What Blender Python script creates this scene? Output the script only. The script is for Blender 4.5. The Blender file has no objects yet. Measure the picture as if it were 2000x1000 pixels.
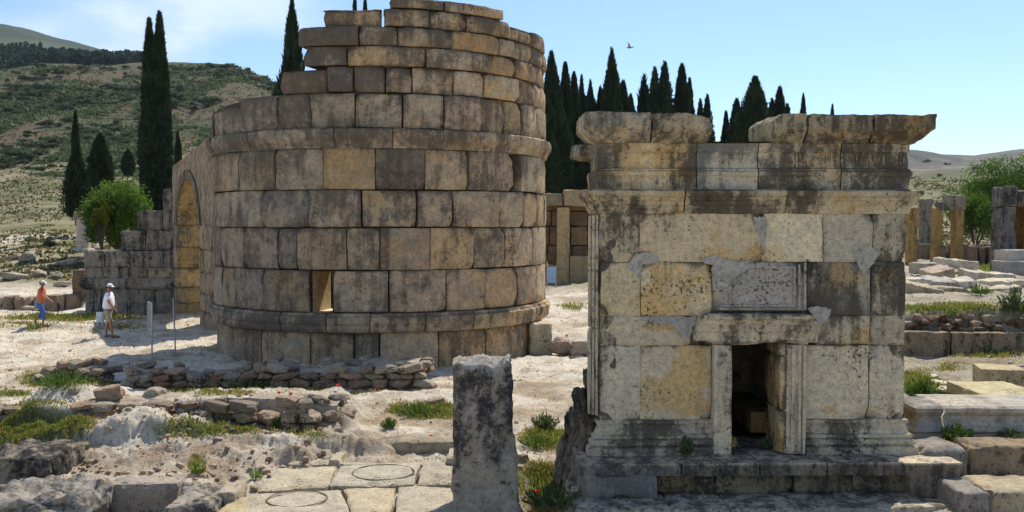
import bpy, math, random
import numpy as np
from mathutils import Vector, Matrix
S = bpy.context.scene
COL = S.collection
R_ = math.radians
random.seed(7)
rng = np.random.default_rng(7)
# ------------------------------------------------------------------ camera
F = 1944.0
PITCH = math.atan(65/F)
CH = 3.8
cd = bpy.data.cameras.new('camera'); cam = bpy.data.objects.new('camera', cd); COL.objects.link(cam)
cd.sensor_width = 36; cd.lens = 36*F/2000; cd.clip_start = 0.1; cd.clip_end = 9000
cam.location = (0, 0, CH); cam.rotation_euler = (math.pi/2-PITCH, 0, 0)
S.camera = cam
# ------------------------------------------------------------------ world
SUN_AZ, SUN_EL = R_(27), R_(55)
w = bpy.data.worlds.new('World'); S.world = w; w.use_nodes = True
nt = w.node_tree; nt.nodes.clear()
def N(nt, t, **k):
    n = nt.nodes.new(t)
    for a, b in k.items():
        if a == 'ins':
            for i, v in b.items():
                if hasattr(v, 'is_output') or isinstance(v, bpy.types.NodeSocket): nt.links.new(v, n.inputs[i])
                else: n.inputs[i].default_value = v
        else: setattr(n, a, b)
    return n
def ramp(nt, src, stops):
    n = nt.nodes.new('ShaderNodeValToRGB'); nt.links.new(src, n.inputs[0])
    e = n.color_ramp.elements
    while len(e) < len(stops): e.new(0.5)
    for q, (p, c) in zip(e, stops):
        q.position = p; q.color = (c, c, c, 1) if isinstance(c, (int, float)) else (*c, 1)
    return n.outputs[0]
def math_(nt, op, a, b=0.0, clamp=False):
    n = N(nt, 'ShaderNodeMath', operation=op, use_clamp=clamp, ins={0: a, 1: b}); return n.outputs[0]
def mix(nt, f, a, b, mode='MIX'):
    n = nt.nodes.new('ShaderNodeMix'); n.data_type = 'RGBA'; n.blend_type = mode
    for i, v in ((0, f), (6, a), (7, b)):
        if isinstance(v, bpy.types.NodeSocket): nt.links.new(v, n.inputs[i])
        else: n.inputs[i].default_value = v if i == 0 else (*v[:3], 1)
    return n.outputs[2]
sky = N(nt, 'ShaderNodeTexSky', sky_type='NISHITA', sun_disc=False, sun_elevation=SUN_EL, sun_rotation=SUN_AZ,
        altitude=300, air_density=1.0, dust_density=0.25, ozone_density=2.0)
tc = N(nt, 'ShaderNodeTexCoord')
sx = N(nt, 'ShaderNodeSeparateXYZ', ins={0: tc.outputs['Generated']})
mp = N(nt, 'ShaderNodeMapping', ins={0: tc.outputs['Generated'], 3: (1, 1, 2.2), 1: (0.13, 0, 0.2)})
cn = N(nt, 'ShaderNodeTexNoise', ins={0: mp.outputs[0], 'Scale': 4.2, 'Detail': 9, 'Roughness': 0.55})
cn2 = N(nt, 'ShaderNodeTexNoise', ins={0: mp.outputs[0], 'Scale': 2.0, 'Detail': 3})
leftm = ramp(nt, sx.outputs[0], [(0.0, 0.0), (0.5, 0.0)])
lm = N(nt, 'ShaderNodeMapRange', interpolation_type='SMOOTHSTEP', ins={0: sx.outputs[0], 1: -0.05, 2: -0.33, 3: 0.0, 4: 1.0})
cm = math_(nt, 'ADD', cn.outputs[0], math_(nt, 'MULTIPLY', cn2.outputs[0], 0.35))
cm = math_(nt, 'ADD', cm, math_(nt, 'MULTIPLY', lm.outputs[0], 0.16))
cmask = ramp(nt, cm, [(0.74, 0.0), (0.93, 0.72)])
cmask = math_(nt, 'MULTIPLY', cmask, lm.outputs[0])
cloudc = mix(nt, ramp(nt, cn.outputs[0], [(0.46, 0.0), (0.66, 1.0)]), (4.2, 5.0, 6.0), (6.4, 6.9, 7.3))
skyt = mix(nt, 1.0, sky.outputs[0], (0.70, 0.80, 0.94), 'MULTIPLY')
skyc = mix(nt, cmask, skyt, cloudc)
bg = N(nt, 'ShaderNodeBackground', ins={0: skyc, 1: 0.118})
wo = N(nt, 'ShaderNodeOutputWorld', ins={0: bg.outputs[0]})
sl = bpy.data.lights.new('sun', 'SUN'); sl.energy = 3.85; sl.angle = R_(0.5); sl.color = (1.0, 0.95, 0.86)
so = bpy.data.objects.new('sun', sl); COL.objects.link(so)
sdir = Vector((math.sin(SUN_AZ)*math.cos(SUN_EL), math.cos(SUN_AZ)*math.cos(SUN_EL), math.sin(SUN_EL)))
so.rotation_euler = sdir.to_track_quat('Z', 'Y').to_euler(); so.location = (0, 0, 60)
S.view_settings.view_transform = 'Standard'; S.view_settings.look = 'None'
S.view_settings.exposure = 0.62; S.view_settings.gamma = 1
S.render.engine = 'CYCLES'
S.cycles.max_bounces = 8; S.cycles.diffuse_bounces = 5
S.cycles.transparent_max_bounces = 8
# ------------------------------------------------------------------ projection helpers (only used to measure the photograph)
cP, sP = math.cos(PITCH), math.sin(PITCH)
def ray(px, py):
    xr, yr = (px-1000)/F, (500-py)/F
    return xr, cP+yr*sP, -sP+yr*cP
def P(px, py, Y):
    x, y, z = ray(px, py); return (x/y*Y, Y, CH+z/y*Y)
def G(px, py, z0=0.0):
    x, y, z = ray(px, py); t = (z0-CH)/z; return (x*t, y*t, z0)
def proj(X, Y, Z):
    dz = Z-CH; f = Y*cP-dz*sP; u = Y*sP+dz*cP
    return 1000+F*X/f, 500-F*u/f
# ------------------------------------------------------------------ noise
def _h(i, j, k, s):
    n = (i*374761393 + j*668265263 + k*2147483647 + s*974634777) & 0xffffffff
    n = ((n ^ (n >> 13))*1274126177) & 0xffffffff
    n = ((n ^ (n >> 16))*2246822519) & 0xffffffff
    return ((n ^ (n >> 15)) & 0xffff)/65535.0
def vn(x, y, z=0.0, s=0):
    x, y, z = np.broadcast_arrays(np.asarray(x, float), np.asarray(y, float), np.asarray(z, float))
    xi, yi, zi = np.floor(x).astype(np.int64), np.floor(y).astype(np.int64), np.floor(z).astype(np.int64)
    fx, fy, fz = x-xi, y-yi, z-zi
    fx, fy, fz = fx*fx*(3-2*fx), fy*fy*(3-2*fy), fz*fz*(3-2*fz)
    r = 0
    for a in (0, 1):
        for b in (0, 1):
            for c in (0, 1):
                r = r + _h(xi+a, yi+b, zi+c, s)*(fx if a else 1-fx)*(fy if b else 1-fy)*(fz if c else 1-fz)
    return r*2-1
def fbm(x, y, z=0.0, s=0, o=4, g=0.5):
    r, a, f = 0, 1.0, 1.0
    for i in range(o):
        r = r+a*vn(np.asarray(x)*f, np.asarray(y)*f, np.asarray(z)*f, s+i*17); a *= g; f *= 2.03
    return r
def sst(a, b, x):
    t = np.clip((np.asarray(x, float)-a)/(b-a), 0, 1); return t*t*(3-2*t)
# ------------------------------------------------------------------ mesh builder
class MB:
    def __init__(s): s.V, s.F, s.T, s.W, s.n = [], [], [], [], 0
    def add(s, V, Fc, tint=(1, 1, 1), wear=(0, 0, 0)):
        V = np.asarray(V, float); Fc = np.asarray(Fc, int)
        if len(Fc) == 0: return
        s.V.append(V); s.F.append(Fc+s.n); s.n += len(V)
        s.T.append(np.broadcast_to(np.asarray(tint, float), (len(V), 3)))
        s.W.append(np.broadcast_to(np.asarray(wear, float), (len(V), 3)))
    def build(s, name, mat, parent=None, smooth=True, loc=None):
        V = np.concatenate(s.V)
        me = bpy.data.meshes.new(name)
        loops = np.concatenate([f.ravel() for f in s.F]); tot = np.concatenate([np.full(len(f), f.shape[1]) for f in s.F])
        st = np.concatenate([[0], np.cumsum(tot)[:-1]])
        me.vertices.add(len(V)); me.vertices.foreach_set('co', V.ravel().astype(np.float32))
        me.loops.add(len(loops)); me.loops.foreach_set('vertex_index', loops.astype(np.int32))
        me.polygons.add(len(tot)); me.polygons.foreach_set('loop_start', st.astype(np.int32))
        me.polygons.foreach_set('use_smooth', np.full(len(tot), bool(smooth)))
        me.update(calc_edges=True); me.validate()
        for nm, A in (('tint', s.T), ('wear', s.W)):
            A = np.concatenate(A)
            if len(A) == len(me.vertices):
                at = me.attributes.new(nm, 'FLOAT_COLOR', 'POINT')
                at.data.foreach_set('color', np.concatenate([A, np.ones((len(A), 1))], 1).ravel().astype(np.float32))
        if smooth and len(V) < 200000: me.set_sharp_from_angle(angle=R_(34))
        me.materials.append(mat)
        o = bpy.data.objects.new(name, me); COL.objects.link(o)
        if parent is not None: o.parent = parent
        if loc is not None: o.location = loc
        return o
def tag(o, label=None, cat=None, group=None, kind=None):
    if label: o['label'] = label
    if cat: o['category'] = cat
    if group: o['group'] = group
    if kind: o['kind'] = kind
    return o
def empty(name, loc, rz=0.0, label=None, cat=None, group=None):
    o = bpy.data.objects.new(name, None); COL.objects.link(o); o.location = loc; o.rotation_euler = (0, 0, rz)
    o.empty_display_size = 0.3
    return tag(o, label, cat, group)
def copy_tree(o, parent=None):
    c = o.copy(); COL.objects.link(c)
    if parent is not None: c.parent = parent
    for ch in [k for k in o.children]: copy_tree(ch, c)
    return c
def gridf(nu, nv, off=0):
    i, j = np.meshgrid(np.arange(nu-1), np.arange(nv-1), indexing='ij')
    a = (i*nv+j).ravel()+off
    return np.stack([a, a+nv, a+nv+1, a+1], 1)
_cg = {}
def cube_grid(nx, ny, nz):
    k = (nx, ny, nz)
    if k in _cg: return _cg[k]
    Vs, Fs, n = [], [], 0
    def side(nu, nv, f, flip):
        nonlocal n
        u, v = np.meshgrid(np.linspace(-1, 1, nu+1), np.linspace(-1, 1, nv+1), indexing='ij')
        Vs.append(f(u.ravel(), v.ravel())); q = gridf(nu+1, nv+1, n)
        Fs.append(q[:, ::-1] if flip else q); n += (nu+1)*(nv+1)
    o = lambda u: np.ones_like(u)
    side(nx, ny, lambda u, v: np.stack([u, v, o(u)], 1), False)
    side(nx, ny, lambda u, v: np.stack([u, v, -o(u)], 1), True)
    side(nx, nz, lambda u, v: np.stack([u, -o(u), v], 1), False)
    side(nx, nz, lambda u, v: np.stack([u, o(u), v], 1), True)
    side(ny, nz, lambda u, v: np.stack([o(u), u, v], 1), False)
    side(ny, nz, lambda u, v: np.stack([-o(u), u, v], 1), True)
    V = np.concatenate(Vs); Fc = np.concatenate(Fs)
    _, idx, inv = np.unique(np.round(V, 5), axis=0, return_index=True, return_inverse=True)
    _cg[k] = (V[idx], inv.ravel()[Fc]); return _cg[k]
def rbox(mb, c, half, r=0.04, amp=0.02, seed=0, step=0.08, rz=0.0, tilt=(0, 0), tint=(1, 1, 1), wear=(0, 0, 0), fs=3.0, taper=0.0, nmax=26, top=None):
    """rough, slightly rounded stone block"""
    half = np.array(half, float); r = min(r, half.min()*0.95)
    n = [int(min(nmax, max(2, math.ceil(2*h/step)))) for h in half]
    V, Fc = cube_grid(*n)
    q = V*half; inn = np.clip(q, -(half-r), half-r); d = q-inn
    L = np.linalg.norm(d, axis=1, keepdims=True)+1e-9
    dirn = d/L; p = inn+dirn*r
    nrm = dirn
    s = seed*13.7
    a = fbm(p[:, 0]*fs+s, p[:, 1]*fs, p[:, 2]*fs, seed % 97, 4, .55)*amp
    ed = (np.abs(V) > 1-1.6*r/half).sum(1) >= 2
    chip = np.clip(vn(p[:, 0]*fs*1.7+s, p[:, 1]*fs*1.7, p[:, 2]*fs*1.7, seed % 89+5)-.15, 0, 1)*amp*3.0*ed
    p = p+nrm*(a-chip)[:, None]
    if taper: p[:, :2] *= (1-taper*(p[:, 2:3]/half[2]))
    M = np.array(Matrix.Rotation(rz, 3, 'Z') @ Matrix.Rotation(tilt[0], 3, 'X') @ Matrix.Rotation(tilt[1], 3, 'Y'))
    p = p@M.T+np.array(c)
    if top is not None: tint = np.where(V[:, 2:3] > .97, np.asarray(tint)*top, np.asarray(tint)); wear = np.where(V[:, 2:3] > .97, np.asarray(wear)*.3, np.asarray(wear))  # upper face gets its own tint and wear, a painted light difference
    mb.add(p, Fc, tint, wear)
_pl = {}
def rock(mb, c, size, seed=0, tint=(1, 1, 1), wear=(0, 0, 0), n=5, rough=.22):
    """angular stone: a ball cut by random planes, then roughened"""
    V, Fc = cube_grid(n, n, n)
    size = np.array(size, float)/2
    q = V/np.linalg.norm(V, axis=1, keepdims=True)
    k = int(seed) % 60
    if k not in _pl:
        rg = np.random.default_rng(900+k); nn = rg.normal(size=(13, 3)); nn /= np.linalg.norm(nn, axis=1, keepdims=True)
        nn = np.concatenate([nn, [[0, 0, 1], [0, 0, -1], [0, -1, 0], [0, 1, 0], [1, 0, 0], [-1, 0, 0]]]); _pl[k] = (nn, np.concatenate([rg.uniform(.82, 1.05, 13), rg.uniform(.8, .98, 6)]))
    nn, dd = _pl[k]
    pr = q@nn.T; r = np.where(pr > .05, dd/np.maximum(pr, .05), 9).min(1)
    r = np.minimum(r, 1.45)
    s = seed*7.31
    r = r*(1+rough*.45*fbm(q[:, 0]*1.9+s, q[:, 1]*1.9, q[:, 2]*1.9, seed % 91, 4, .6))
    p = q*r[:, None]*size
    a = .35*math.sin(seed*2.399); b = .22*math.sin(seed*5.1)
    M = np.array(Matrix.Rotation(a, 3, 'Z') @ Matrix.Rotation(b, 3, 'Y'))
    mb.add(p@M.T+np.array(c), Fc, tint, wear)
def face_block(mb, mapf, u0, u1, v0, v1, depth=.35, r=.025, amp=.012, off=0.0, seed=0, step=.05, tint=(1, 1, 1), wear=(0, 0, 0), gap=.008, fs=2.6, skew=0.0, wf=None):
    """one dressed block: front face grid in metres (u along, v up, d out) with worn edges and sides that run back into the wall"""
    u0 += gap; u1 -= gap; v0 += gap; v1 -= gap
    nu = max(3, min(40, int((u1-u0)/step)+1)); nv = max(3, min(40, int((v1-v0)/step)+1))
    a = np.linspace(0, 1, nu+1); b = np.linspace(0, 1, nv+1)
    e = lambda t, L: np.where(t < .5, np.power(2*t, 1.25)/2, 1-np.power(2*(1-t), 1.25)/2)
    A, B = np.meshgrid(e(a, 0), e(b, 0), indexing='ij')
    U = u0+(u1-u0)*A; V = v0+(v1-v0)*B
    du = np.minimum(U-u0, u1-U); dv = np.minimum(V-v0, v1-V); ed = np.minimum(du, dv)
    s = seed*3.17
    rr = r*(1+.8*vn(U*4+s, V*4, s, 3))
    D = -rr*np.exp(-ed/np.maximum(rr, .006)*1.2)
    cor = np.sqrt(du**2+dv**2); nz = vn(U*3+s, V*3, s+9, 8)
    D -= np.clip(.15+.16*nz-cor, 0, 1)*.55*(nz > -.1)
    D += amp*fbm(U*fs+s, V*fs, s, 21, 5, .6)+off
    D -= np.clip(vn(U*6+s, V*6, s, 31)-.55, 0, 1)*amp*2.2
    Ue = U+np.where(du < 1e-6, 0, 0); 
    wob = .006*vn(U*5+s, V*5, 3, 41)
    Vv = V+np.where(dv < 1e-6, wob, 0); Uu = U+np.where(du < 1e-6, wob, 0)
    Uu = Uu+skew*(V-v0)
    pts = mapf(Uu.ravel(), Vv.ravel(), D.ravel())
    Fc = gridf(nu+1, nv+1)
    W0 = np.zeros((nu+1, nv+1, 3))+np.asarray(wear, float)
    g1 = vn(U*1.3+s, V*1.3, s, 51); g2 = vn(U*5+s, 0*V, s, 52)
    W0[..., 0] += .55*np.exp(-(v1-V)/(.05+.06*(1+g2)))*(g1 > -.35)*(.4+.6*np.abs(g2))*.6+.30*np.exp(-ed/.025)*np.clip(.5+g1, 0, 1)
    W0[..., 0] += .34*g1+.18*np.clip(vn(U*3.1+s, V*2.2, s, 53), 0, 1)
    W0[..., 1] += .8*vn(U*1.1+s, V*1.6, s, 54)
    W0[..., 2] += .35*vn(U*1.7+s, V*1.7, s, 55)
    if wf is not None: W0 += wf(U, V)
    # skirts
    idx = np.arange((nu+1)*(nv+1)).reshape(nu+1, nv+1)
    loop = np.concatenate([idx[:, 0], idx[-1, 1:], idx[-2::-1, -1], idx[0, -2:0:-1]])
    back = mapf(Uu.ravel()[loop], Vv.ravel()[loop], np.full(len(loop), -depth))
    n0 = len(pts); m = len(loop); k = np.arange(m); k2 = (k+1) % m
    sk = np.stack([loop[k], n0+k, n0+k2, loop[k2]], 1)
    W1 = W0.reshape(-1, 3); mb.add(np.concatenate([pts, back]), np.concatenate([Fc, sk]), tint, np.concatenate([W1, W1[loop]*0+np.array([.6, 0, 0])]))
def moulding(mb, path, prof, step=.06, amp=.008, seed=0, tint=(1, 1, 1), wear=(0, 0, 0), pstep=.03, chip=.0):
    """extrude (out, z) profile along an open xy path; outward is to the right of travel"""
    pts = []
    path = [np.array(p, float) for p in path]
    nr = []
    for i in range(len(path)-1):
        d = path[i+1]-path[i]; d /= np.linalg.norm(d); nr.append(np.array([d[1], -d[0]]))
    off = [nr[0]]+[(nr[i-1]+nr[i])/(1+nr[i-1]@nr[i]) for i in range(1, len(path)-1)]+[nr[-1]]
    for i in range(len(path)-1):
        L = np.linalg.norm(path[i+1]-path[i]); n = max(1, int(L/step))
        for k in range(n+(1 if i == len(path)-2 else 0)):
            t = k/n; pts.append(np.concatenate([path[i]*(1-t)+path[i+1]*t, off[i]*(1-t)+off[i+1]*t]))
    pts = np.array(pts)
    s = seed*5.3
    for i in range(len(prof)-1):          # one strip per facet of the profile keeps its edges crisp
        a, b = np.array(prof[i], float), np.array(prof[i+1], float); n = max(1, int(np.linalg.norm(b-a)/pstep))
        pr = a+(b-a)*np.linspace(0, 1, n+1)[:, None]
        o = pr[None, :, 0]; z = pr[None, :, 1]
        base = pts[:, None, :2]; zz = np.broadcast_to(z, (len(pts), len(pr)))
        nz = fbm(base[..., 0]*4+s, zz*9, base[..., 1]*4, seed, 4, .6)
        ch = np.clip(vn(base[..., 0]*2.3+s, zz*6, base[..., 1]*2.3, seed+3)-.2, 0, 1)*chip
        oo = o+amp*nz-ch*(o > .03)
        xy = base+pts[:, None, 2:4]*oo[..., None]
        V = np.concatenate([xy, (zz+amp*.5*fbm(base[..., 0]*3+s, zz*4, 7, seed+1, 3))[..., None]], -1).reshape(-1, 3)
        we = np.zeros((len(pts), len(pr), 3))+np.asarray(wear, float)
        m1 = vn(base[..., 0]*1.4+s, zz*2, base[..., 1]*1.4, seed+61); m2 = vn(base[..., 0]*6+s, zz*1.2, base[..., 1]*6, seed+62)
        we[..., 0] += .75*m1+.3*m2; we[..., 2] += .4*vn(base[..., 0]*2+s, zz*2, base[..., 1]*2, seed+63); we[..., 1] += .3*vn(base[..., 0]*1.1+s, zz*2, 0, seed+64)
        mb.add(V, gridf(len(pts), len(pr)), tint, we.reshape(-1, 3))
def tube(mb, pts, rad, n=8, tint=(1, 1, 1), cap=True):
    pts = [Vector(p) for p in pts]; V = []
    if not hasattr(rad, '__len__'): rad = [rad]*len(pts)
    for i, p in enumerate(pts):
        d = (pts[min(i+1, len(pts)-1)]-pts[max(i-1, 0)]).normalized()
        q = d.to_track_quat('Z', 'Y')
        for k in range(n):
            a = 2*math.pi*k/n; V.append(p+q @ Vector((math.cos(a)*rad[i], math.sin(a)*rad[i], 0)))
    Fc = []
    for i in range(len(pts)-1):
        for k in range(n):
            Fc.append((i*n+k, i*n+(k+1) % n, (i+1)*n+(k+1) % n, (i+1)*n+k))
    mb.add([tuple(v) for v in V], Fc, tint)
    if cap:
        V2 = [tuple(pts[0])]+[tuple(V[k]) for k in range(n)]+[tuple(pts[-1])]+[tuple(V[(len(pts)-1)*n+k]) for k in range(n)]
        mb.add(V2, [(0, 1+(k+1) % n, 1+k) for k in range(n)]+[(n+1, n+2+k, n+2+(k+1) % n) for k in range(n)], tint)
def box(mb, c, half, rz=0, tint=(1, 1, 1)):
    V, Fc = cube_grid(1, 1, 1); M = np.array(Matrix.Rotation(rz, 3, 'Z'))
    mb.add((V*np.array(half))@M.T+np.array(c), Fc, tint)
# ------------------------------------------------------------------ materials
def mat_base(name, rough=.9, spec=.2):
    m = bpy.data.materials.new(name); m.use_nodes = True; t = m.node_tree
    b = t.nodes['Principled BSDF']; b.inputs['Roughness'].default_value = rough
    b.inputs['Specular IOR Level'].default_value = spec
    return m, t, b
def stone_mat(name, base=(.42, .36, .27), grey=(.30, .28, .25), yellow=(.45, .29, .09), dark=(.045, .042, .038), white=(.55, .54, .50),
              kd=1.0, ky=1.0, kw=1.0, bump=.75, sc=1.0, top=.5, streak=.5):
    m, t, b = mat_base(name, .92, .15)
    tc = N(t, 'ShaderNodeTexCoord'); oi = N(t, 'ShaderNodeObjectInfo')
    ad = N(t, 'ShaderNodeVectorMath', operation='ADD', ins={0: tc.outputs['Object'], 1: (0, 0, 0)})
    v = ad.outputs[0]
    ti = N(t, 'ShaderNodeAttribute', attribute_name='tint').outputs['Color']
    we = N(t, 'ShaderNodeSeparateColor', ins={0: N(t, 'ShaderNodeAttribute', attribute_name='wear').outputs['Color']})
    def noi(s, d=6, r=.6, dist=0.0, vec=v):
        return N(t, 'ShaderNodeTexNoise', ins={0: vec, 'Scale': s*sc, 'Detail': d, 'Roughness': r, 'Distortion': dist}).outputs[0]
    st = N(t, 'ShaderNodeMapping', ins={0: v, 3: (1, 1, .16)}).outputs[0]
    nL, nM, nS, nF = noi(.9, 5, .6), noi(2.9, 12, .70, .3), noi(11, 10, .75), noi(40, 6, .8)
    nst = noi(4.5, 7, .65, .2, st)
    c = mix(t, ramp(t, nM, [(.36, 0), (.62, 1)]), base, grey)
    # yellow oxide
    fy = math_(t, 'ADD', noi(1.7, 6, .6, .6), math_(t, 'MULTIPLY', we.outputs[1], .35))
    fy = math_(t, 'MULTIPLY', ramp(t, fy, [(.59, 0), (.68, .8), (.80, 1)]), .85*ky)
    c = mix(t, fy, c, yellow)
    c = mix(t, 1.0, c, ti, 'MULTIPLY')
    # fine value mottling
    c = mix(t, 1.0, c, ramp(t, nS, [(.30, .50), (.5, 1.0), (.68, 1.30)]), 'MULTIPLY')
    c = mix(t, 1.0, c, ramp(t, nF, [(.34, .62), (.5, 1.0), (.66, 1.22)]), 'MULTIPLY')
    # dark lichen / patina
    fd = math_(t, 'ADD', math_(t, 'ADD', math_(t, 'MULTIPLY', nM, .24), math_(t, 'MULTIPLY', nS, .44)), math_(t, 'MULTIPLY', nF, .32))
    fd = math_(t, 'ADD', fd, math_(t, 'MULTIPLY', we.outputs[0], .17))
    fd = math_(t, 'ADD', fd, math_(t, 'MULTIPLY', math_(t, 'SUBTRACT', nst, .5), streak))
    geo = N(t, 'ShaderNodeNewGeometry'); nz = N(t, 'ShaderNodeSeparateXYZ', ins={0: geo.outputs['Normal']}).outputs[2]
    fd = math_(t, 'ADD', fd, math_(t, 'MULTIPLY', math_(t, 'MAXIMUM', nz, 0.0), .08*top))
    fdk = math_(t, 'MULTIPLY', ramp(t, fd, [(.535, 0), (.57, .75), (.62, 1)]), min(1, 1.02*kd))
    c = mix(t, fdk, c, dark)
    pit = math_(t, 'MULTIPLY', ramp(t, math_(t, 'ADD', noi(21, 4, .6), math_(t, 'MULTIPLY', math_(t, 'SUBTRACT', nL, .5), .8)), [(.655, 0), (.70, 1)]), .8)
    c = mix(t, pit, c, (dark[0]*.8, dark[1]*.8, dark[2]*.8))
    # pale lichen
    fw = math_(t, 'ADD', math_(t, 'MULTIPLY', noi(7, 7, .7), .6), math_(t, 'MULTIPLY', nF, .4))
    fw = math_(t, 'ADD', fw, math_(t, 'MULTIPLY', we.outputs[2], .25))
    c = mix(t, math_(t, 'MULTIPLY', ramp(t, fw, [(.60, 0), (.70, 1)]), .7*kw), c, white)
    t.links.new(c, b.inputs['Base Color'])
    hgt = math_(t, 'ADD', math_(t, 'MULTIPLY', nS, 1.1), math_(t, 'MULTIPLY', nF, .6))
    hgt = math_(t, 'ADD', hgt, math_(t, 'MULTIPLY', nM, .8))
    hgt = math_(t, 'SUBTRACT', hgt, math_(t, 'MULTIPLY', pit, .5))
    bp = N(t, 'ShaderNodeBump', ins={'Strength': bump, 'Distance': .06, 'Height': hgt})
    t.links.new(bp.outputs[0], b.inputs['Normal'])
    return m
def plain_mat(name, col, rough=.7, spec=.3, metal=0, ns=20, var=.25):
    m, t, b = mat_base(name, rough, spec); b.inputs['Metallic'].default_value = metal
    tc = N(t, 'ShaderNodeTexCoord')
    n = N(t, 'ShaderNodeTexNoise', ins={0: tc.outputs['Object'], 'Scale': ns, 'Detail': 5}).outputs[0]
    c = mix(t, 1.0, col, ramp(t, n, [(.3, 1-var), (.7, 1+var)]), 'MULTIPLY')
    t.links.new(c, b.inputs['Base Color']); return m
def leaf_mat(name, col, trans=.25, var=.35):
    m, t, b = mat_base(name, .75, .15)
    ti = N(t, 'ShaderNodeAttribute', attribute_name='tint').outputs['Color']
    c = mix(t, 1.0, col, ti, 'MULTIPLY')
    t.links.new(c, b.inputs['Base Color'])
    tr = N(t, 'ShaderNodeBsdfTranslucent', ins={0: c})
    ms = N(t, 'ShaderNodeMixShader', ins={0: trans, 1: b.outputs[0], 2: tr.outputs[0]})
    t.links.new(ms.outputs[0], t.nodes['Material Output'].inputs[0]); return m
def ground_mat():
    m, t, b = mat_base('dry_ground', .95, .1)
    geo = N(t, 'ShaderNodeNewGeometry'); v = geo.outputs['Position']
    ti = N(t, 'ShaderNodeAttribute', attribute_name='tint').outputs['Color']
    def noi(s, d=6, r=.6): return N(t, 'ShaderNodeTexNoise', ins={0: v, 'Scale': s, 'Detail': d, 'Roughness': r}).outputs[0]
    n1, n2, n3 = noi(1.6, 7, .65), noi(9, 8, .7), noi(45, 5, .7)
    c = mix(t, 1.0, ti, ramp(t, n1, [(.3, .85), (.5, 1.05), (.7, 1.2)]), 'MULTIPLY')
    c = mix(t, 1.0, c, ramp(t, n2, [(.32, .55), (.46, 1.0), (.65, 1.15)]), 'MULTIPLY')
    c = mix(t, 1.0, c, ramp(t, n3, [(.34, .7), (.48, 1.0), (.66, 1.15)]), 'MULTIPLY')
    # brown crumbs of soil
    c = mix(t, math_(t, 'MULTIPLY', ramp(t, math_(t, 'ADD', math_(t, 'MULTIPLY', n2, .5), math_(t, 'MULTIPLY', n3, .5)), [(.55, 0), (.63, 1)]), .7), c, mix(t, 1.0, c, (.45, .40, .34), 'MULTIPLY'))
    t.links.new(c, b.inputs['Base Color'])
    bp = N(t, 'ShaderNodeBump', ins={'Strength': .9, 'Distance': .08, 'Height': math_(t, 'ADD', n2, math_(t, 'MULTIPLY', n3, .4))})
    t.links.new(bp.outputs[0], b.inputs['Normal']); return m
M_TOWER = stone_mat('tower_stone', base=(.48, .375, .265), grey=(.30, .25, .19), yellow=(.47, .31, .15), dark=(.095, .078, .062), kd=.8, ky=.6, kw=.3, streak=.35)
M_TOMB = stone_mat('tomb_stone', base=(.72, .60, .425), grey=(.60, .52, .40), yellow=(.60, .375, .11), dark=(.055, .045, .035), kd=.85, ky=.7, kw=.35, streak=.45)
M_OLD = stone_mat('lichen_stone', base=(.40, .335, .25), grey=(.27, .235, .185), kd=1.0, ky=.3, kw=.5, top=.2)
M_PALE = stone_mat('pale_limestone', base=(.58, .50, .38), grey=(.45, .40, .32), kd=.6, ky=.25, kw=.5, streak=0, top=0)
M_RUBBLE = stone_mat('rubble_stone', base=(.42, .34, .25), grey=(.33, .30, .26), yellow=(.40, .22, .12), kd=.55, ky=.5, kw=.5, streak=0, top=0)
M_YEL = stone_mat('ochre_stone', base=(.52, .37, .16), grey=(.34, .25, .13), yellow=(.55, .33, .10), kd=.8, ky=.8, kw=.3, streak=.4)
M_CEM = stone_mat('grey_cement', base=(.46, .41, .33), grey=(.38, .345, .285), kd=.7, ky=.1, kw=.2, bump=.4, streak=.1)
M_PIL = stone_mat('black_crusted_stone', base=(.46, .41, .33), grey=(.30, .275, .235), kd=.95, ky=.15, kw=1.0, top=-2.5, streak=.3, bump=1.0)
M_DARKIN = plain_mat('dim_chamber_stone', (.22, .16, .11), .95, ns=5, var=.5)  # chamber's shade put into the dark brown base colour
M_GROUND = ground_mat()
M_CYP = leaf_mat('cypress_needles', (.032, .052, .024), .2)
M_LEAF = leaf_mat('fresh_leaves', (.085, .17, .03), .35)
M_SCRUB = leaf_mat('scrub_leaves', (.095, .13, .065), .3)
M_PINE = leaf_mat('pine_needles', (.040, .070, .038), .15)
M_GRASS = leaf_mat('grass_blades', (.16, .24, .055), .4)
M_STRAW = leaf_mat('dry_stalks', (.34, .27, .13), .3)
M_BARK = plain_mat('bark', (.10, .075, .05), .95, ns=8, var=.4)
M_STEEL = plain_mat('galvanised_steel', (.38, .38, .37), .5, .5, .3)
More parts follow.
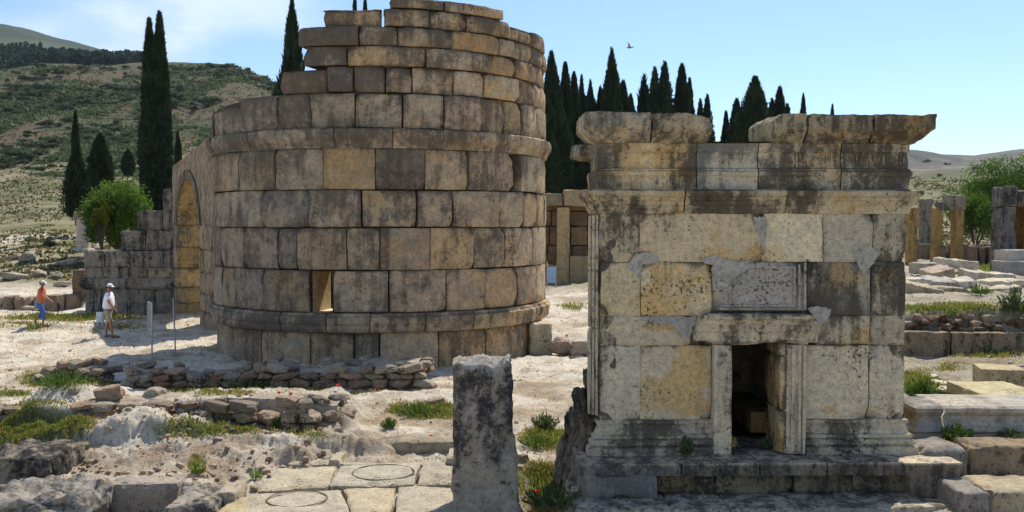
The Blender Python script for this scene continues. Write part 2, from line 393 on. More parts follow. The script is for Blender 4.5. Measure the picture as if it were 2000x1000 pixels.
# ------------------------------------------------------------------ terrain
DR = np.array([45, 60, 75, 120, 170, 260, 380, 520, 700, 1100, 1800, 2600.])
PXC = np.array([-1500, 0, 150, 260, 340, 460, 540, 742, 1000, 1250, 1780, 1900, 2000, 3500.])
PYT = np.array([  # y of the ground at each distance, per column
 [597, 520, 480, 432, 398, 330, 240, 150, 138, 90, 20, 40],
 [597, 522, 482, 434, 398, 330, 238, 150, 138, 100, 50, 70],
 [597, 520, 482, 434, 398, 325, 232, 147, 138, 115, 88, 100],
 [597, 522, 482, 432, 395, 318, 228, 142, 142, 136, 124, 140],
 [597, 535, 490, 435, 392, 310, 222, 130, 150, 200, 190, 200],
 [597, 540, 500, 440, 395, 312, 225, 133, 160, 220, 240, 240],
 [597, 545, 508, 450, 405, 330, 250, 162, 190, 240, 260, 260],
 [597, 550, 515, 465, 430, 380, 320, 260, 270, 290, 300, 300],
 [597, 556, 525, 480, 455, 420, 390, 350, 340, 335, 330, 330],
 [560, 535, 510, 475, 450, 415, 385, 355, 345, 335, 320, 325],
 [526, 506, 492, 455, 425, 385, 362, 347, 338, 326, 302, 310],
 [526, 506, 492, 458, 430, 390, 366, 350, 340, 330, 317, 322],
 [526, 506, 492, 458, 430, 390, 366, 350, 338, 326, 303, 312],
 [526, 506, 492, 458, 430, 390, 366, 350, 338, 320, 300, 312]], float)
ZT = np.stack([CH+(-(PYT[:, i]-435)/F)*DR[i] for i in range(len(DR))], 1)
PITX = [(-6.35, -4.9)]
def hz(X, Y, detail=True):
    X = np.asarray(X, float); Y = np.asarray(Y, float)
    px = 1000+F*X/np.maximum(Y, 1)
    a = X/np.maximum(Y, 1)
    # near field
    ra = sst(.28, .37, a)*sst(14.2, 16.5, Y)
    z = .6*ra
    z = z+1.0*ra*sst(24.7, 25.2, Y+.15*vn(X*.8, 0, 0, 5))
    # raised strips and mounds at left
    m = lambda cx, cy, rx, ry, h: h*np.exp(-((X-cx)/rx)**2-((Y-cy)/ry)**2)
    z = z+m(-6.4, 16.6, 1.3, .8, .34)+m(-9.3, 16.0, .9, .8, .15)+m(-4.4, 15.6, 1.6, .6, .16)
    z = z+(.26+.10*vn(X*1.3, Y*.6, 0, 87))*sst(16.0, 16.25, Y+.25*vn(X*1.1, 0, 0, 88))*sst(17.5, 16.6, Y)*sst(-1.6, -2.4, X)
    z = z+.085*fbm(X*2.6, Y*3.4, 0, 89, 6, .66)*sst(15.0, 15.6, Y)*sst(17.6, 17.0, Y)*sst(-1.8, -3.0, X)
    z = z+.52*sst(-9.6, -8.6, X)*sst(-2.6, -3.4, X)*sst(17.75, 18.0, Y)*sst(20.2, 19.2, Y)
    z = z+.25*sst(-7.5, -8.8, X)*sst(18.4, 18.8, Y)*sst(22.5, 21, Y)
    z = z+m(-1.7, 21.0, 1.3, .8, .22)+m(-.9, 19.6, .6, .5, .12)
    z = z+.30*sst(30, 31.5, Y)*sst(.0, .8, X)*sst(.28, .2, a)
    # cut pit near the bottom left and the dark hollow beside the tomb
    z = z-.95*sst(-4.2, -4.5, X)*sst(14.35, 14.2, Y)*sst(-9, -8, X)
    z = z-.42*sst(-.1, .3, X)*sst(1.25, 1.0, X)*sst(15.7, 14.6, Y)
    z = z-.11*sst(-4.6, -4.3, X)*sst(-.4, -.7, X)*sst(15.75, 15.5, Y)*sst(11, 12, Y)
    z = z-.10*sst(13, 9, Y)
    # far field from table
    pi = np.clip(np.interp(px, PXC, np.arange(len(PXC))), 0, len(PXC)-1.001)
    di = np.clip(np.interp(np.log(np.clip(Y, 45, 2600)), np.log(DR), np.arange(len(DR))), 0, len(DR)-1.001)
    i0 = pi.astype(int); j0 = di.astype(int); fi = pi-i0; fj = di-j0
    far = (ZT[i0, j0]*(1-fi)+ZT[i0+1, j0]*fi)*(1-fj)+(ZT[i0, j0+1]*(1-fi)+ZT[i0+1, j0+1]*fi)*fj
    bl = sst(42, 52, Y)
    # low retaining step at far left
    z = z+.6*sst(-15.5, -17, X)*sst(43.2, 43.5, Y)
    z = z*(1-bl)+far*bl
    if detail:
        k = np.clip(Y/25, .5, 60)
        z = z+.055*fbm(X*.55, Y*.55, 0, 2, 3)*np.clip(Y/18, .6, 2)+.045*fbm(X*2.1, Y*2.1, 0, 9, 5, .55)+.028*np.abs(fbm(X*6.1, Y*6.1, 0, 19, 3, .6))*(.5+sst(0, .5, fbm(X*.5, Y*.5, 0, 29, 2)))
        z = z+k*.22*fbm(X/k/6, Y/k/6, 0, 12, 4)*sst(45, 90, Y)
        z = z+5*fbm(X/70, Y/70, 0, 44, 3)*sst(200, 420, Y)*sst(1250, 500, Y)*.7
        gul = np.abs(vn(X/38, Y/160, 0, 77))
        z = z-np.clip(.3-gul, 0, 1)*9*sst(240, 400, Y)*sst(1500, 900, Y)*sst(900, 500, px)
        z = z-np.clip(.35-np.abs(fbm(X/230, Y/500, 0, 71, 3)), 0, 1)*45*sst(1200, 1600, Y)
    return z
GP = [  # px, py, rx, ry, strength  (patches of green)
 (35, 832, 95, 30, 2.4), (120, 745, 75, 16, .9), (80, 640, 200, 8, .62), (150, 622, 160, 7, .68), (330, 600, 60, 8, .55), (830, 805, 70, 17, .9),
 (1065, 858, 62, 26, 1.0), (500, 765, 220, 9, .55), (420, 838, 190, 14, .75), (385, 905, 28, 30, .6), (505, 925, 22, 22, .7),
 (1900, 606, 170, 11, 1.0), (1890, 690, 130, 9, .8), (1800, 755, 40, 28, .9), (1120, 600, 26, 7, .7), (15, 768, 50, 8, .6),
 (1070, 960, 70, 50, .8), (1935, 525, 50, 10, .8), (1850, 645, 140, 6, .3), (1110, 570, 40, 6, .3), (390, 905, 70, 22, .3), (620, 850, 60, 10, .5), (1870, 725, 60, 16, .35), (250, 660, 60, 5, .3), (30, 500, 120, 14, .4), (260, 470, 40, 12, .4), (1120, 690, 40, 6, .2)]
def grassmask(X, Y, Z):
    px, py = proj(X, Y, Z); g = 0
    for (a, b, rx, ry, s) in GP:
        g = np.maximum(g, s*np.exp(-((px-a)/rx)**2-((py-b)/ry)**2))
    n = fbm(X*1.3, Y*1.3, 0, 61, 4, .6)
    g = np.clip((g+.22*n-.30)*3.2, 0, 1)
    return g*(Y < 60)
def ground():
    ys = [3.0]
    while ys[-1] < 2900:
        Y = ys[-1]
        d = Y*Y*1.35/(CH*F) if Y < 60 else Y*.0095
        ys.append(Y+max(.05, min(d, Y*.0095)))
    ys = np.array(ys)
    pc = np.concatenate([np.linspace(-2600, -60, 90)[:-1], np.linspace(-60, 2060, 640), np.linspace(2060, 4600, 90)[1:]])
    PX, YY = np.meshgrid(pc, ys, indexing='ij')
    XX = (PX-1000)/F*YY
    Z = hz(XX, YY)
    g = grassmask(XX, YY, Z)
    n = fbm(XX*.35, YY*.35, 0, 51, 5, .6); n2 = fbm(XX*1.6, YY*1.6, 0, 53, 4, .6)
    pale = np.array([.60, .525, .41]); soil = np.array([.33, .245, .155]); green = np.array([.085, .115, .03])
    c = pale+(soil-pale)*np.clip(.25+.5*n+.5*n2, 0, .9)[..., None]
    Lf = sst(1200, 900, PX)
    _, PYg = proj(XX, YY, Z)
    dm = np.exp(-((PX-300)/230)**4-((PYg-880)/42)**4)*np.clip(.55+.6*n2+.3*n, 0, 1); c = c*(1-.75*dm[..., None])+np.array([.27, .19, .125])*.75*dm[..., None]
    c = c*(1-.72*g[..., None])+green*(.72*g)[..., None]
    # right hand terraces: duller soil with thin grass
    rt = (sst(.28, .34, XX/YY)*sst(15, 18, YY)*sst(70, 50, YY))[..., None]
    c = c*(1-.5*rt)+np.array([.19, .17, .095])*.5*rt
    # left middle distance: dry grass then pale field
    def fld(c, f, col): f = np.clip(f, 0, 1)[..., None]; return c*(1-f)+np.array(col)*f
    nn = fbm(XX*.12, YY*.12, 0, 57, 4, .6)
    c = fld(c, sst(46, 56, YY)*(.75+.5*nn), (.22, .185, .095))
    c = fld(c, sst(46, 70, YY)*np.clip(nn*1.3, 0, .8), (.12, .14, .055))
    hs = fbm(XX/30, YY/7, 0, 81, 5, .6); nf = fbm(XX/14, YY/34, 0, 58, 5, .6)
    c = fld(c, sst(80, 110, YY)*.9, (.19, .165, .085)); c = fld(c, sst(80, 110, YY)*np.clip(.25+nf*1.5, 0, .85), (.12, .125, .06)); c = fld(c, sst(80, 110, YY)*np.clip(-.25+hs*1.6, 0, .55)*sst(330, 260, YY), (.27, .225, .14))
    hb = fbm(XX/28, YY/28, 0, 59, 5, .65)
    c = fld(c, sst(230, 300, YY)*Lf*.95, (.095, .072, .045)); c = fld(c, sst(230, 300, YY)*Lf*np.clip(.4+hb*1.5, 0, .9), (.055, .066, .032))
    c = fld(c, sst(600, 660, YY)*Lf, (.085, .10, .06))
    c = fld(c, sst(300, 360, YY)*(1-Lf), (.105, .125, .05)); c = fld(c, sst(560, 640, YY)*(1-Lf), (.12, .10, .075)); c = fld(c, sst(600, 640, YY)*(1-Lf)*np.clip(hb*3+.2, 0, 1), (.20, .18, .11)); c = fld(c, sst(440, 460, YY)*sst(560, 530, YY)*(1-Lf)*.8, (.30, .26, .15))
    hb2 = fbm(XX/90, YY/90, 0, 63, 5, .7)
    c = fld(c, sst(1150, 1300, YY)*Lf*np.clip(1.0+hb2*.25, 0, 1), (.034, .048, .034))
    hr = fbm(XX/120, YY/150, 0, 64, 5, .6); c = fld(c, sst(600, 680, YY)*(1-Lf)*np.clip(.35+hr*1.6, 0, .85), (.075, .07, .055))
    c = fld(c, sst(1300, 1600, YY)*(1-Lf)*.5, (.06, .065, .045))
    mb = MB(); V = np.stack([XX, YY, Z], -1).reshape(-1, 3)
    mb.add(V, gridf(len(pc), len(ys))[:, ::1], c.reshape(-1, 3))
    # the rest of the plain, round and behind the camera
    q = [(-3200, -600, -1.3), (3200, -600, -1.3), (3200, 40, -1.3), (-3200, 40, -1.3)]
    mb.add(q, [(0, 1, 2, 3)], (.42, .37, .28))
    tag(mb.build('ground', M_GROUND), kind='structure')
ground()
def GH(X, Y): return float(hz(X, Y))
def onground(px, py, it=25):
    """point of the terrain seen at a pixel"""
    x, y, z = ray(px, py); t0, t1 = 8.0, 9.0
    while t1 < 2500:
        if CH+z/y*t1 < GH(x/y*t1, t1): break
        t0 = t1; t1 *= 1.03
    for _ in range(it):
        t = (t0+t1)/2
        if CH+z/y*t < GH(x/y*t, t): t1 = t
        else: t0 = t
    return (x/y*t1, t1, GH(x/y*t1, t1))
# ------------------------------------------------------------------ round tower
TC = np.array([-3.99, 30.74]); TR = 5.02
def px_theta(px, py, rad=TR):
    x, y, z = ray(px, py); u = np.array([x, y]); u /= np.linalg.norm(u)
    b = u@TC; h2 = TC@TC-b*b
    if h2 >= rad*rad: t = b
    else: t = b-math.sqrt(rad*rad-h2)
    p = u*t-TC
    return math.atan2(p[0], -p[1])
def cyl(rad):
    def f(u, v, d):
        r = rad+d; th = u/rad
        return np.stack([np.sin(th)*r, -np.cos(th)*r, v], 1)
    return f
def zf(py): return P(742, py, 25.72)[2]
tower = empty('round_tower', (TC[0], TC[1], 0), label='large round stone gate tower with a stepped broken top and a small square window slot', cat='tower')
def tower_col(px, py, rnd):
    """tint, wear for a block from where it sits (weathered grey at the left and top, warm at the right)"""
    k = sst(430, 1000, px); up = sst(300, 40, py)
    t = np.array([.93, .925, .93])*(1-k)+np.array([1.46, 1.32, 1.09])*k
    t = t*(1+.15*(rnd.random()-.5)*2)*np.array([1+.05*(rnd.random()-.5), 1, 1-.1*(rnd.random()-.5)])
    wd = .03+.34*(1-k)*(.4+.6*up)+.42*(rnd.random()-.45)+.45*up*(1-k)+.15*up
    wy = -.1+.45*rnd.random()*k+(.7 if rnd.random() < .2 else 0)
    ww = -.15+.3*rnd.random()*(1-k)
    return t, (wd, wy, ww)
courses = [
 # name, y top, y bottom, joints(px), start, end
 ('c0', 650, 732, [443, 512, 606, 691, 742, 857, 948, 1020]),
 ('c1', 528, 612, [432, 460, 512, 604, -650, 760, 872, 948, 1012]),
 ('c2', 445, 528, [431, 474, 541, 579, 677, 742, 841, 926, 988, 1040]),
 ('c3', 370, 445, [420, 449, 509, 603, 705, 815, 885, 975, 1022, 1048]),
 ('c4', 288, 370, [417, 466, 537, 631, 733, 830, 915, 1001, -1017, 1055]),
 ('c5', 180, 250, [470, 540, 605, 692, 787, 868, 938, 988, 1020, 1048]),
 ('c6', 128, 180, [545, 638, 690, 752, 806, 887, 947, 1015, 1045]),
 ('c7', 88, 128, [592, 677, 833, 955, 1008, 1040]),
 ('c8', 50, 88, [582, 700, 777, 882, 975, 1005, 1042]),
 ('c9', 14, 50, [629, 746, 749.5, 840, 912, 998]),
 ('c10', -14, 14, [764, 868, 985])]
wmb, umb = MB(), MB(); rnd = random.Random(3)
sd = 0
for name, yt, yb, J in courses:
    z1, z0 = zf(yt), zf(yb); ym = (yt+yb)/2
    up = name in ('c5', 'c6', 'c7', 'c8', 'c9', 'c10')
    rad = TR-(.10 if name == 'c0' else 0)-(.02 if up else 0)
    th = [(px_theta(abs(j), ym, rad), j < 0) for j in J]
    mp_ = cyl(rad)
    segs = []
    for k in range(len(th)-1):
        if th[k+1][1]: continue     # the opening
        if name == 'c9' and k == 1: continue
        segs.append((th[k][0], th[k+1][0], (abs(J[k])+abs(J[k+1]))/2))
    # beyond the silhouettes
    lo, hi = th[0][0], th[-1][0]
    full = name in ('c0', 'c1', 'c2', 'c3', 'c4', 'c5')
    Rlim = {'c10': hi, 'c9': 1.9, 'c8': 2.3, 'c7': 2.5, 'c6': 2.8}.get(name, None)
    if full:
        a = hi
        end = lo+2*math.pi
        nb = int((end-a)/.24)
        for q in range(nb):
            segs.append((a+(end-a)*q/nb, a+(end-a)*(q+1)/nb, 1060 if q < nb/2 else 425))
    elif Rlim > hi+.05:
        nb = max(1, round((Rlim-hi)/.22))
        for q in range(nb): segs.append((hi+(Rlim-hi)*q/nb, hi+(Rlim-hi)*(q+1)/nb, 1060))
    if name in ('c6', 'c7', 'c8'):
        A = np.linspace(segs[0][0]+.03, (Rlim if Rlim else hi)-.03, 60); AA, ZZ = np.meshgrid(A, [z0-.02, z1-.02], indexing='ij')
        umb.add(np.stack([np.sin(AA)*(rad-.45), -np.cos(AA)*(rad-.45), ZZ], -1).reshape(-1, 3), gridf(60, 2), (.3, .27, .24), (.3, 0, 0))
    for i, (a, b, pxm) in enumerate(segs):
        sd += 1
        t, wv = tower_col(pxm, ym, rnd)
        zz1, zz0 = z1, z0
        top_open = (name == 'c10') or (name == 'c9' and (pxm < 760 or pxm > 1000)) or (name == 'c5' and pxm < 545) or (name == 'c8' and pxm < 640) or (name == 'c6' and pxm < 600)
        ro, am = .023, .018
        if name in ('c6', 'c7', 'c8', 'c9', 'c10'): ro, am = .045, .034
        if name == 'c5' and pxm < 500: zz1 -= .10
        if top_open: zz1 -= .09*rnd.random()
        if name == 'c10': zz1 += [0.0, -.02, .02][i % 3]
        if (name, i) == ('c4', 2): wv = (.12, .2, 0)
        if name == 'c4' and 631 < pxm < 733: t = np.array([1.12, 1.0, .78]); wv = (.06, .8, .2)
        if name == 'c4' and 733 < pxm < 830: t = np.array([.66, .62, .58]); wv = (.15, -.3, -.3)
        if name == 'c3' and 509 < pxm < 603: wv = (.34, 0, .5)
        if name == 'c8' and 882 < pxm < 975: t = np.array([1.25, 1.02, .72]); wv = (-.1, .6, -.2)
        if name == 'c7' and pxm > 955: t = np.array([1.2, 1.03, .78]); wv = (-.05, .5, -.2)
        mbx = umb if up else wmb
        lim = 1.0 if up else .5
        face_block(mbx, mp_, a*rad, b*rad, zz0, zz1, depth=.34 if not up else .95, r=ro, amp=am, off=rnd.uniform(-.03, .03)*(1.7 if up else 1), seed=sd, step=.055 if pxm not in (1060, 425) else .14,
                   tint=t, wear=wv, gap=.007+.008*rnd.random()+(.016 if rnd.random() < .3 else 0))
        # flat worn tops of the upper blocks
        if up:
            n = 8; aa = np.linspace(a, b, n+1); rr = np.linspace(rad-.03, rad-.95, 5)
            A, B = np.meshgrid(aa, rr, indexing='ij')
            zt = zz1-.03+.035*fbm(A*9+sd, B*4, 0, 3, 3)
            umb.add(np.stack([np.sin(A)*B, -np.cos(A)*B, zt], -1).reshape(-1, 3), gridf(n+1, 5), t*.9, (.35, 0, .3))
wmb.build('lower_wall', M_TOWER, tower)
umb.build('upper_wall', M_TOWER, tower)
# mouldings
def ring_band(nm, y_t, y_b, J, prof, base_rad, n_extra=16):
    mb = MB(); ym = (y_t+y_b)/2; z0, z1 = zf(y_b), zf(y_t)
    th = [px_theta(j, ym, base_rad) for j in J]
    hi, lo = th[-1], th[0]
    segs = [(th[k], th[k+1], (J[k]+J[k+1])/2) for k in range(len(th)-1)]
    L = (lo+2*math.pi-hi)/n_extra
    segs += [(hi+L*q, hi+L*(q+1), 1060 if q < n_extra/2 else 425) for q in range(n_extra)]
    for i, (a, b, pxm) in enumerate(segs):
        t, wv = tower_col(pxm, ym, rnd)
        g = .009/base_rad; a += g; b -= g
        n = max(4, int((b-a)*base_rad/.07)); A = np.linspace(a, b, n+1)
        pr = []
        for q in range(len(prof)-1):
            p0, p1 = np.array(prof[q]), np.array(prof[q+1]); m = max(1, int(np.linalg.norm((p1-p0)*[1, z1-z0])/.03))
            for s_ in range(m): pr.append(p0+(p1-p0)*s_/m)
        pr.append(np.array(prof[-1])); pr = np.array(pr)
        pr = np.repeat(pr, 2, 0)[1:-1]      # doubled rows keep the edges crisp
        AA, O = np.meshgrid(A, pr[:, 0], indexing='ij'); _, Zr = np.meshgrid(A, pr[:, 1], indexing='ij')
        Z = z0+(z1-z0)*Zr
        s_ = i*7.7
        ed = np.minimum(AA-a, b-AA)*base_rad
        nz = fbm(AA*base_rad*3+s_, Z*5, s_, 15, 4, .6)
        ch = np.clip(vn(AA*base_rad*1.8+s_, Z*4, s_, 35)-.05, 0, 1)*.05
        r = base_rad+O*(1)+.012*nz-ch*(O > .05)-.02*np.exp(-ed/.02)
        off = rnd.uniform(-.012, .012)
        V = np.stack([np.sin(AA)*(r+off), -np.cos(AA)*(r+off), Z+.008*nz], -1).reshape(-1, 3)
        wv = (wv[0]+.15, wv[1]*.5, wv[2]+.1)
        gf = gridf(n+1, len(pr)).reshape(n, len(pr)-1, 4)[:, ::2].reshape(-1, 4)
        we = np.zeros(AA.shape+(3,))+np.asarray(wv, float); UU = AA*base_rad
        we[..., 0] += .45*vn(UU*1.2, Z*2, 0, 71)+.25*vn(UU*5, Z*1.5, 0, 72); we[..., 2] += .4*vn(UU*2, Z*2, 0, 73)
        mb.add(V, gf, t, we.reshape(-1, 3))
        # end faces
        for e, A_ in ((0, a), (1, b)):
            k = len(pr); idx = (0 if e == 0 else n)*k
            outer = V[idx:idx+k]; inner = outer.copy(); sc_ = (base_rad-.3)/np.linalg.norm(outer[:, :2], axis=1)
            inner[:, :2] *= sc_[:, None]
            mb.add(np.concatenate([outer, inner]), [(q, q+1, k+q+1, k+q) for q in range(k-1)], t*.6, wv)
    return mb.build(nm, M_TOWER, tower)
ring_band('base_moulding', 612, 651, [446, 552, 640, 723, 829, 921, 993, 1048],
          [(-.3, 0), (.02, 0), (.10, .06), (.13, .2), (.13, .42), (.16, .46), (.17, .6), (.17, .78), (.10, .86), (.09, .98), (-.3, 1.02)], TR-.02)
ring_band('cornice', 251, 289, [420, 490, 560, 655, 680, 767, 863, 933, 985, 1050],
          [(-.3, 0), (.03, 0), (.05, .12), (.09, .3), (.11, .34), (.15, .5), (.16, .55), (.17, .92), (.14, 1.0), (-.3, 1.02)], TR)
# solid core behind the joints, with the window tunnel
def tower_core():
    mb = MB(); zt = zf(180)-.02; zb = -.4
    wa, wb = px_theta(610, 570), px_theta(649, 570); wz0, wz1 = zf(611), zf(530)
    for rr, flip in ((TR-.33, 0), (TR-1.15, 1)):
        th = np.concatenate([[wa, wb], np.linspace(wb, wa+2*math.pi, 90)[1:]])
        zs = np.array([zb, wz0, wz1, zt])
        A, Z = np.meshgrid(th, zs, indexing='ij')
        V = np.stack([np.sin(A)*rr, -np.cos(A)*rr, Z], -1).reshape(-1, 3)
        Fc = gridf(len(th), 4); Fc = np.delete(Fc, 1, 0)   # leave the window cell open
        mb.add(V, Fc, (.30, .27, .24), (.3, 0, 0))
    th = np.linspace(0, 2*math.pi, 90)
    A, B = np.meshgrid(th, [TR-.33, TR-1.15], indexing='ij')
    mb.add(np.stack([np.sin(A)*B, -np.cos(A)*B, np.full(A.shape, zt)], -1).reshape(-1, 3), gridf(90, 2), (.8, .8, .8), (.3, 0, .3))
    mb.build('core', M_TOWER, tower)
    wn = MB(); r0, r1 = TR-.02, TR-1.16
    c = [np.array([math.sin(a)*r, -math.cos(a)*r]) for r in (r0, r1) for a in (wa, wb)]
    def q(p, t): wn.add([tuple(x) for x in p], [(0, 1, 2, 3)], t, (-.1, .3, 0))
    a0, b0, a1, b1 = c
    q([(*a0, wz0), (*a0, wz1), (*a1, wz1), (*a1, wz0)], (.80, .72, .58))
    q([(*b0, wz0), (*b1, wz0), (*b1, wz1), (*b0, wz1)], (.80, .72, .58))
    q([(*a0, wz0), (*a1, wz0), (*b1, wz0), (*b0, wz0)], (1.5, 1.45, 1.35))  # sill tinted bright, its sunlight put into the colour
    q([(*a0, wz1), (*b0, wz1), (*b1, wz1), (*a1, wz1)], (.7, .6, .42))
    wn.build('window_slot', M_TOMB, tower)
    # debris floor inside
    fl = MB(); A, B = np.meshgrid(np.linspace(0, 2*math.pi, 60), np.linspace(.01, TR-1.1, 12), indexing='ij')
    Z = .9+.25*fbm(np.sin(A)*B*.8, np.cos(A)*B*.8, 0, 4, 3)
    fl.add(np.stack([np.sin(A)*B, -np.cos(A)*B, Z], -1).reshape(-1, 3), gridf(60, 12), (1, 1, 1))
    fl.build('debris_floor', M_RUBBLE, tower)
tower_core()
# ------------------------------------------------------------------ arched gate wall behind the tower
def gate():
    A = np.array([-11.8, 37.5]); d = np.array([-.5104, .8600]); nrm = np.array([-.86, -.5104])
    g = empty('arched_gate', (A[0], A[1], 0), label='tall arched gateway wall with an ochre passage, left of the round tower', cat='gate')
    def mapf(u, v, dd):
        return np.stack([d[0]*u+nrm[0]*dd, d[1]*u+nrm[1]*dd, v], 1)
    ur = 1.8; uc = 1.8; zs = 3.72; top = 6.1; thick = 2.1
    tu = lambda u: 6.15+.125*(4.2-np.asarray(u, float))+.05*vn(np.asarray(u, float)*1.7, 0, 0, 3)
    mb = MB(); rn = random.Random(5)
    def blk(u0, u1, v0, v1, s, r=.02):
        t = np.array([.95, .9, .8])*(1+.2*(rn.random()-.5)); face_block(mb, mapf, u0, u1, v0, v1, .3, r, .012, rn.uniform(-.01, .01), s, .12, t, (.05+.2*rn.random(), .2*rn.random(), 0))
    zz = [-.3, .5, 1.15, 1.95, 2.8, zs]
    for i in range(5):
        blk(-3.2, -1.9, zz[i], zz[i+1], 300+i); blk(-1.9, -.75, zz[i], zz[i+1], 310+i); blk(-.75, 0, zz[i], zz[i+1], 320+i)
        blk(3.6, 4.45, zz[i], zz[i+1], 330+i)
    # spandrels above the springing: cut round the arch
    def span(u0, u1, v0, v1):
        n = 60; us = np.linspace(u0, u1, n+1)
        lo = np.where(np.abs(us-uc) < ur+.32, zs+np.sqrt(np.clip((ur+.32)**2-(us-uc)**2, 0, None))*1.0, v0)
        v1 = tu(us)
        lo = np.clip(lo, v0, v1-.01)
        m = 24; T = np.linspace(0, 1, m+1); U, Tn = np.meshgrid(us, T, indexing='ij'); V = lo[:, None]+(v1[:, None]-lo[:, None])*Tn
        j = np.minimum(np.abs((V-zs) % .8), .8-np.abs((V-zs) % .8)); ju = np.abs(((U+.4*np.floor((V-zs)/.8)) % 1.1)-.55)
        D = .012*fbm(U*2.5, V*2.5, 0, 6, 4)-.03*np.exp(-(j/.015)**2)-.03*np.exp(-((.55-ju)/.02)**2)
        mb.add(mapf(U.ravel(), V.ravel(), D.ravel()), gridf(n+1, m+1), (.93, .88, .8), (.15, .1, 0))
    span(-3.2, 4.45, zs, top)
    # back face, ends, top
    def quad(p, t=(1, 1, 1)): mb.add(p, [(0, 1, 2, 3)], t, (.1, 0, 0))
    M3 = lambda u, v, dd: mapf(np.array([u]), np.array([v]), np.array([dd]))[0]
    for (u0, u1, v0, v1) in ((-3.2, 0, -.3, zs), (3.6, 4.45, -.3, zs)):
        quad([M3(u0, v0, -thick), M3(u0, v1, -thick), M3(u1, v1, -thick), M3(u1, v0, -thick)])
    quad([M3(4.45, -.3, 0), M3(4.45, top, 0), M3(4.45, top, -thick), M3(4.45, -.3, -thick)], (.8, .8, .8))
    n = 40; us = np.linspace(-3.2, 4.45, n+1)
    lo = zs+np.sqrt(np.clip(ur**2-(us-uc)**2, 0, None))
    U, Tn = np.meshgrid(us, [0, 1], indexing='ij'); V = lo[:, None]+(tu(us)[:, None]-lo[:, None])*Tn
    mb.add(mapf(U.ravel(), V.ravel(), np.full(U.size, -thick)), gridf(n+1, 2), (1, 1, 1))
    U, Dn = np.meshgrid(us, np.linspace(.0, -thick, 6), indexing='ij')
    mb.add(mapf(U.ravel(), tu(U.ravel())+.03*fbm(U.ravel()*3, Dn.ravel()*3, 0, 4), Dn.ravel()), gridf(n+1, 6), (.9, .9, .85), (.4, 0, .2))
    mb.build('wall', M_TOWER, g)
    # arch ring
    ar = MB(); nv_ = 13
    for k in range(nv_):
        a0, a1 = math.pi*k/nv_, math.pi*(k+1)/nv_
        A_, Rr = np.meshgrid(np.linspace(a0+.008, a1-.008, 5), np.linspace(ur, ur+.34, 5), indexing='ij')
        D = .05+.012*np.cos((Rr-ur)*60)+.01*fbm(A_*9, Rr*6, k, 4)
        V = mapf((uc+np.cos(A_)*Rr).ravel(), (zs+np.sin(A_)*Rr).ravel(), D.ravel()); ar.add(V, gridf(5, 5), np.array([.7, .68, .66])*(.9+.2*rn.random()), (.4, 0, .1))
        for rr_ in (ur, ur+.34):
            A_, Dd = np.meshgrid(np.linspace(a0+.008, a1-.008, 5), [.06, -.05], indexing='ij')
            ar.add(mapf((uc+np.cos(A_)*rr_).ravel(), (zs+np.sin(A_)*rr_).ravel(), Dd.ravel()), gridf(5, 2), (.6, .58, .55), (.3, 0, 0))
    ar.build('arch_ring', M_TOWER, g)
    # passage: jambs and vault in ochre blocks, warm bounce light put into their colour
    ps = MB()
    def jm(u, sgn, extra=0):
        for i in range(5):
            cuts = [0, .95, thick] if i % 2 else [0, 1.3, thick]
            for j in range(2):
                f = lambda a, v, dd, u=u: np.stack([d[0]*(u+sgn*dd)-nrm[0]*a, d[1]*(u+sgn*dd)-nrm[1]*a, v], 1)
                face_block(ps, f, cuts[j], cuts[j+1], zz[i], zz[i+1], .2, .02, .012, 0, 400+i*3+j, .08, np.array([1, 1, 1])*(.85+.3*rn.random()), (.0, .3, 0))
    jm(3.6, -1); jm(0, 1)
    A_, Dd = np.meshgrid(np.linspace(0, math.pi, 60), np.linspace(-.0, -thick, 20), indexing='ij')
    rr_ = ur+.012*fbm(A_*5, Dd*3, 0, 4)-.02*np.exp(-((((A_/math.pi*9) % 1)-.5)/.05)**2)
    ps.add(mapf((uc+np.cos(A_)*rr_).ravel(), (zs+np.sin(A_)*rr_).ravel(), Dd.ravel()), gridf(60, 20), (.95, .95, .95), (.1, .2, 0))
    ps.build('passage', M_YEL, g)
    for u in (0., 3.6):
        im = MB()
        sg = 1 if u == 0 else -1
        p0 = mapf(np.array([u-sg*.5]), np.array([0.]), np.array([0.]))[0][:2]; p1 = mapf(np.array([u]), np.array([0.]), np.array([0.]))[0][:2]
        p2 = mapf(np.array([u]), np.array([0.]), np.array([-1.9]))[0][:2]
        pa = [p0, p1, p2] if sg == 1 else [p2, p1, p0]
        moulding(im, pa if sg == -1 else pa, [(0, zs-.16), (.05, zs-.12), (.1, zs-.04), (.1, zs), (0, zs+.01)] if sg == -1 else [(0, zs-.16), (-.0, zs)], .1, .004, 4, (.7, .65, .6), (.4, 0, 0))
        im.build('impost', M_TOWER, g)
gate()
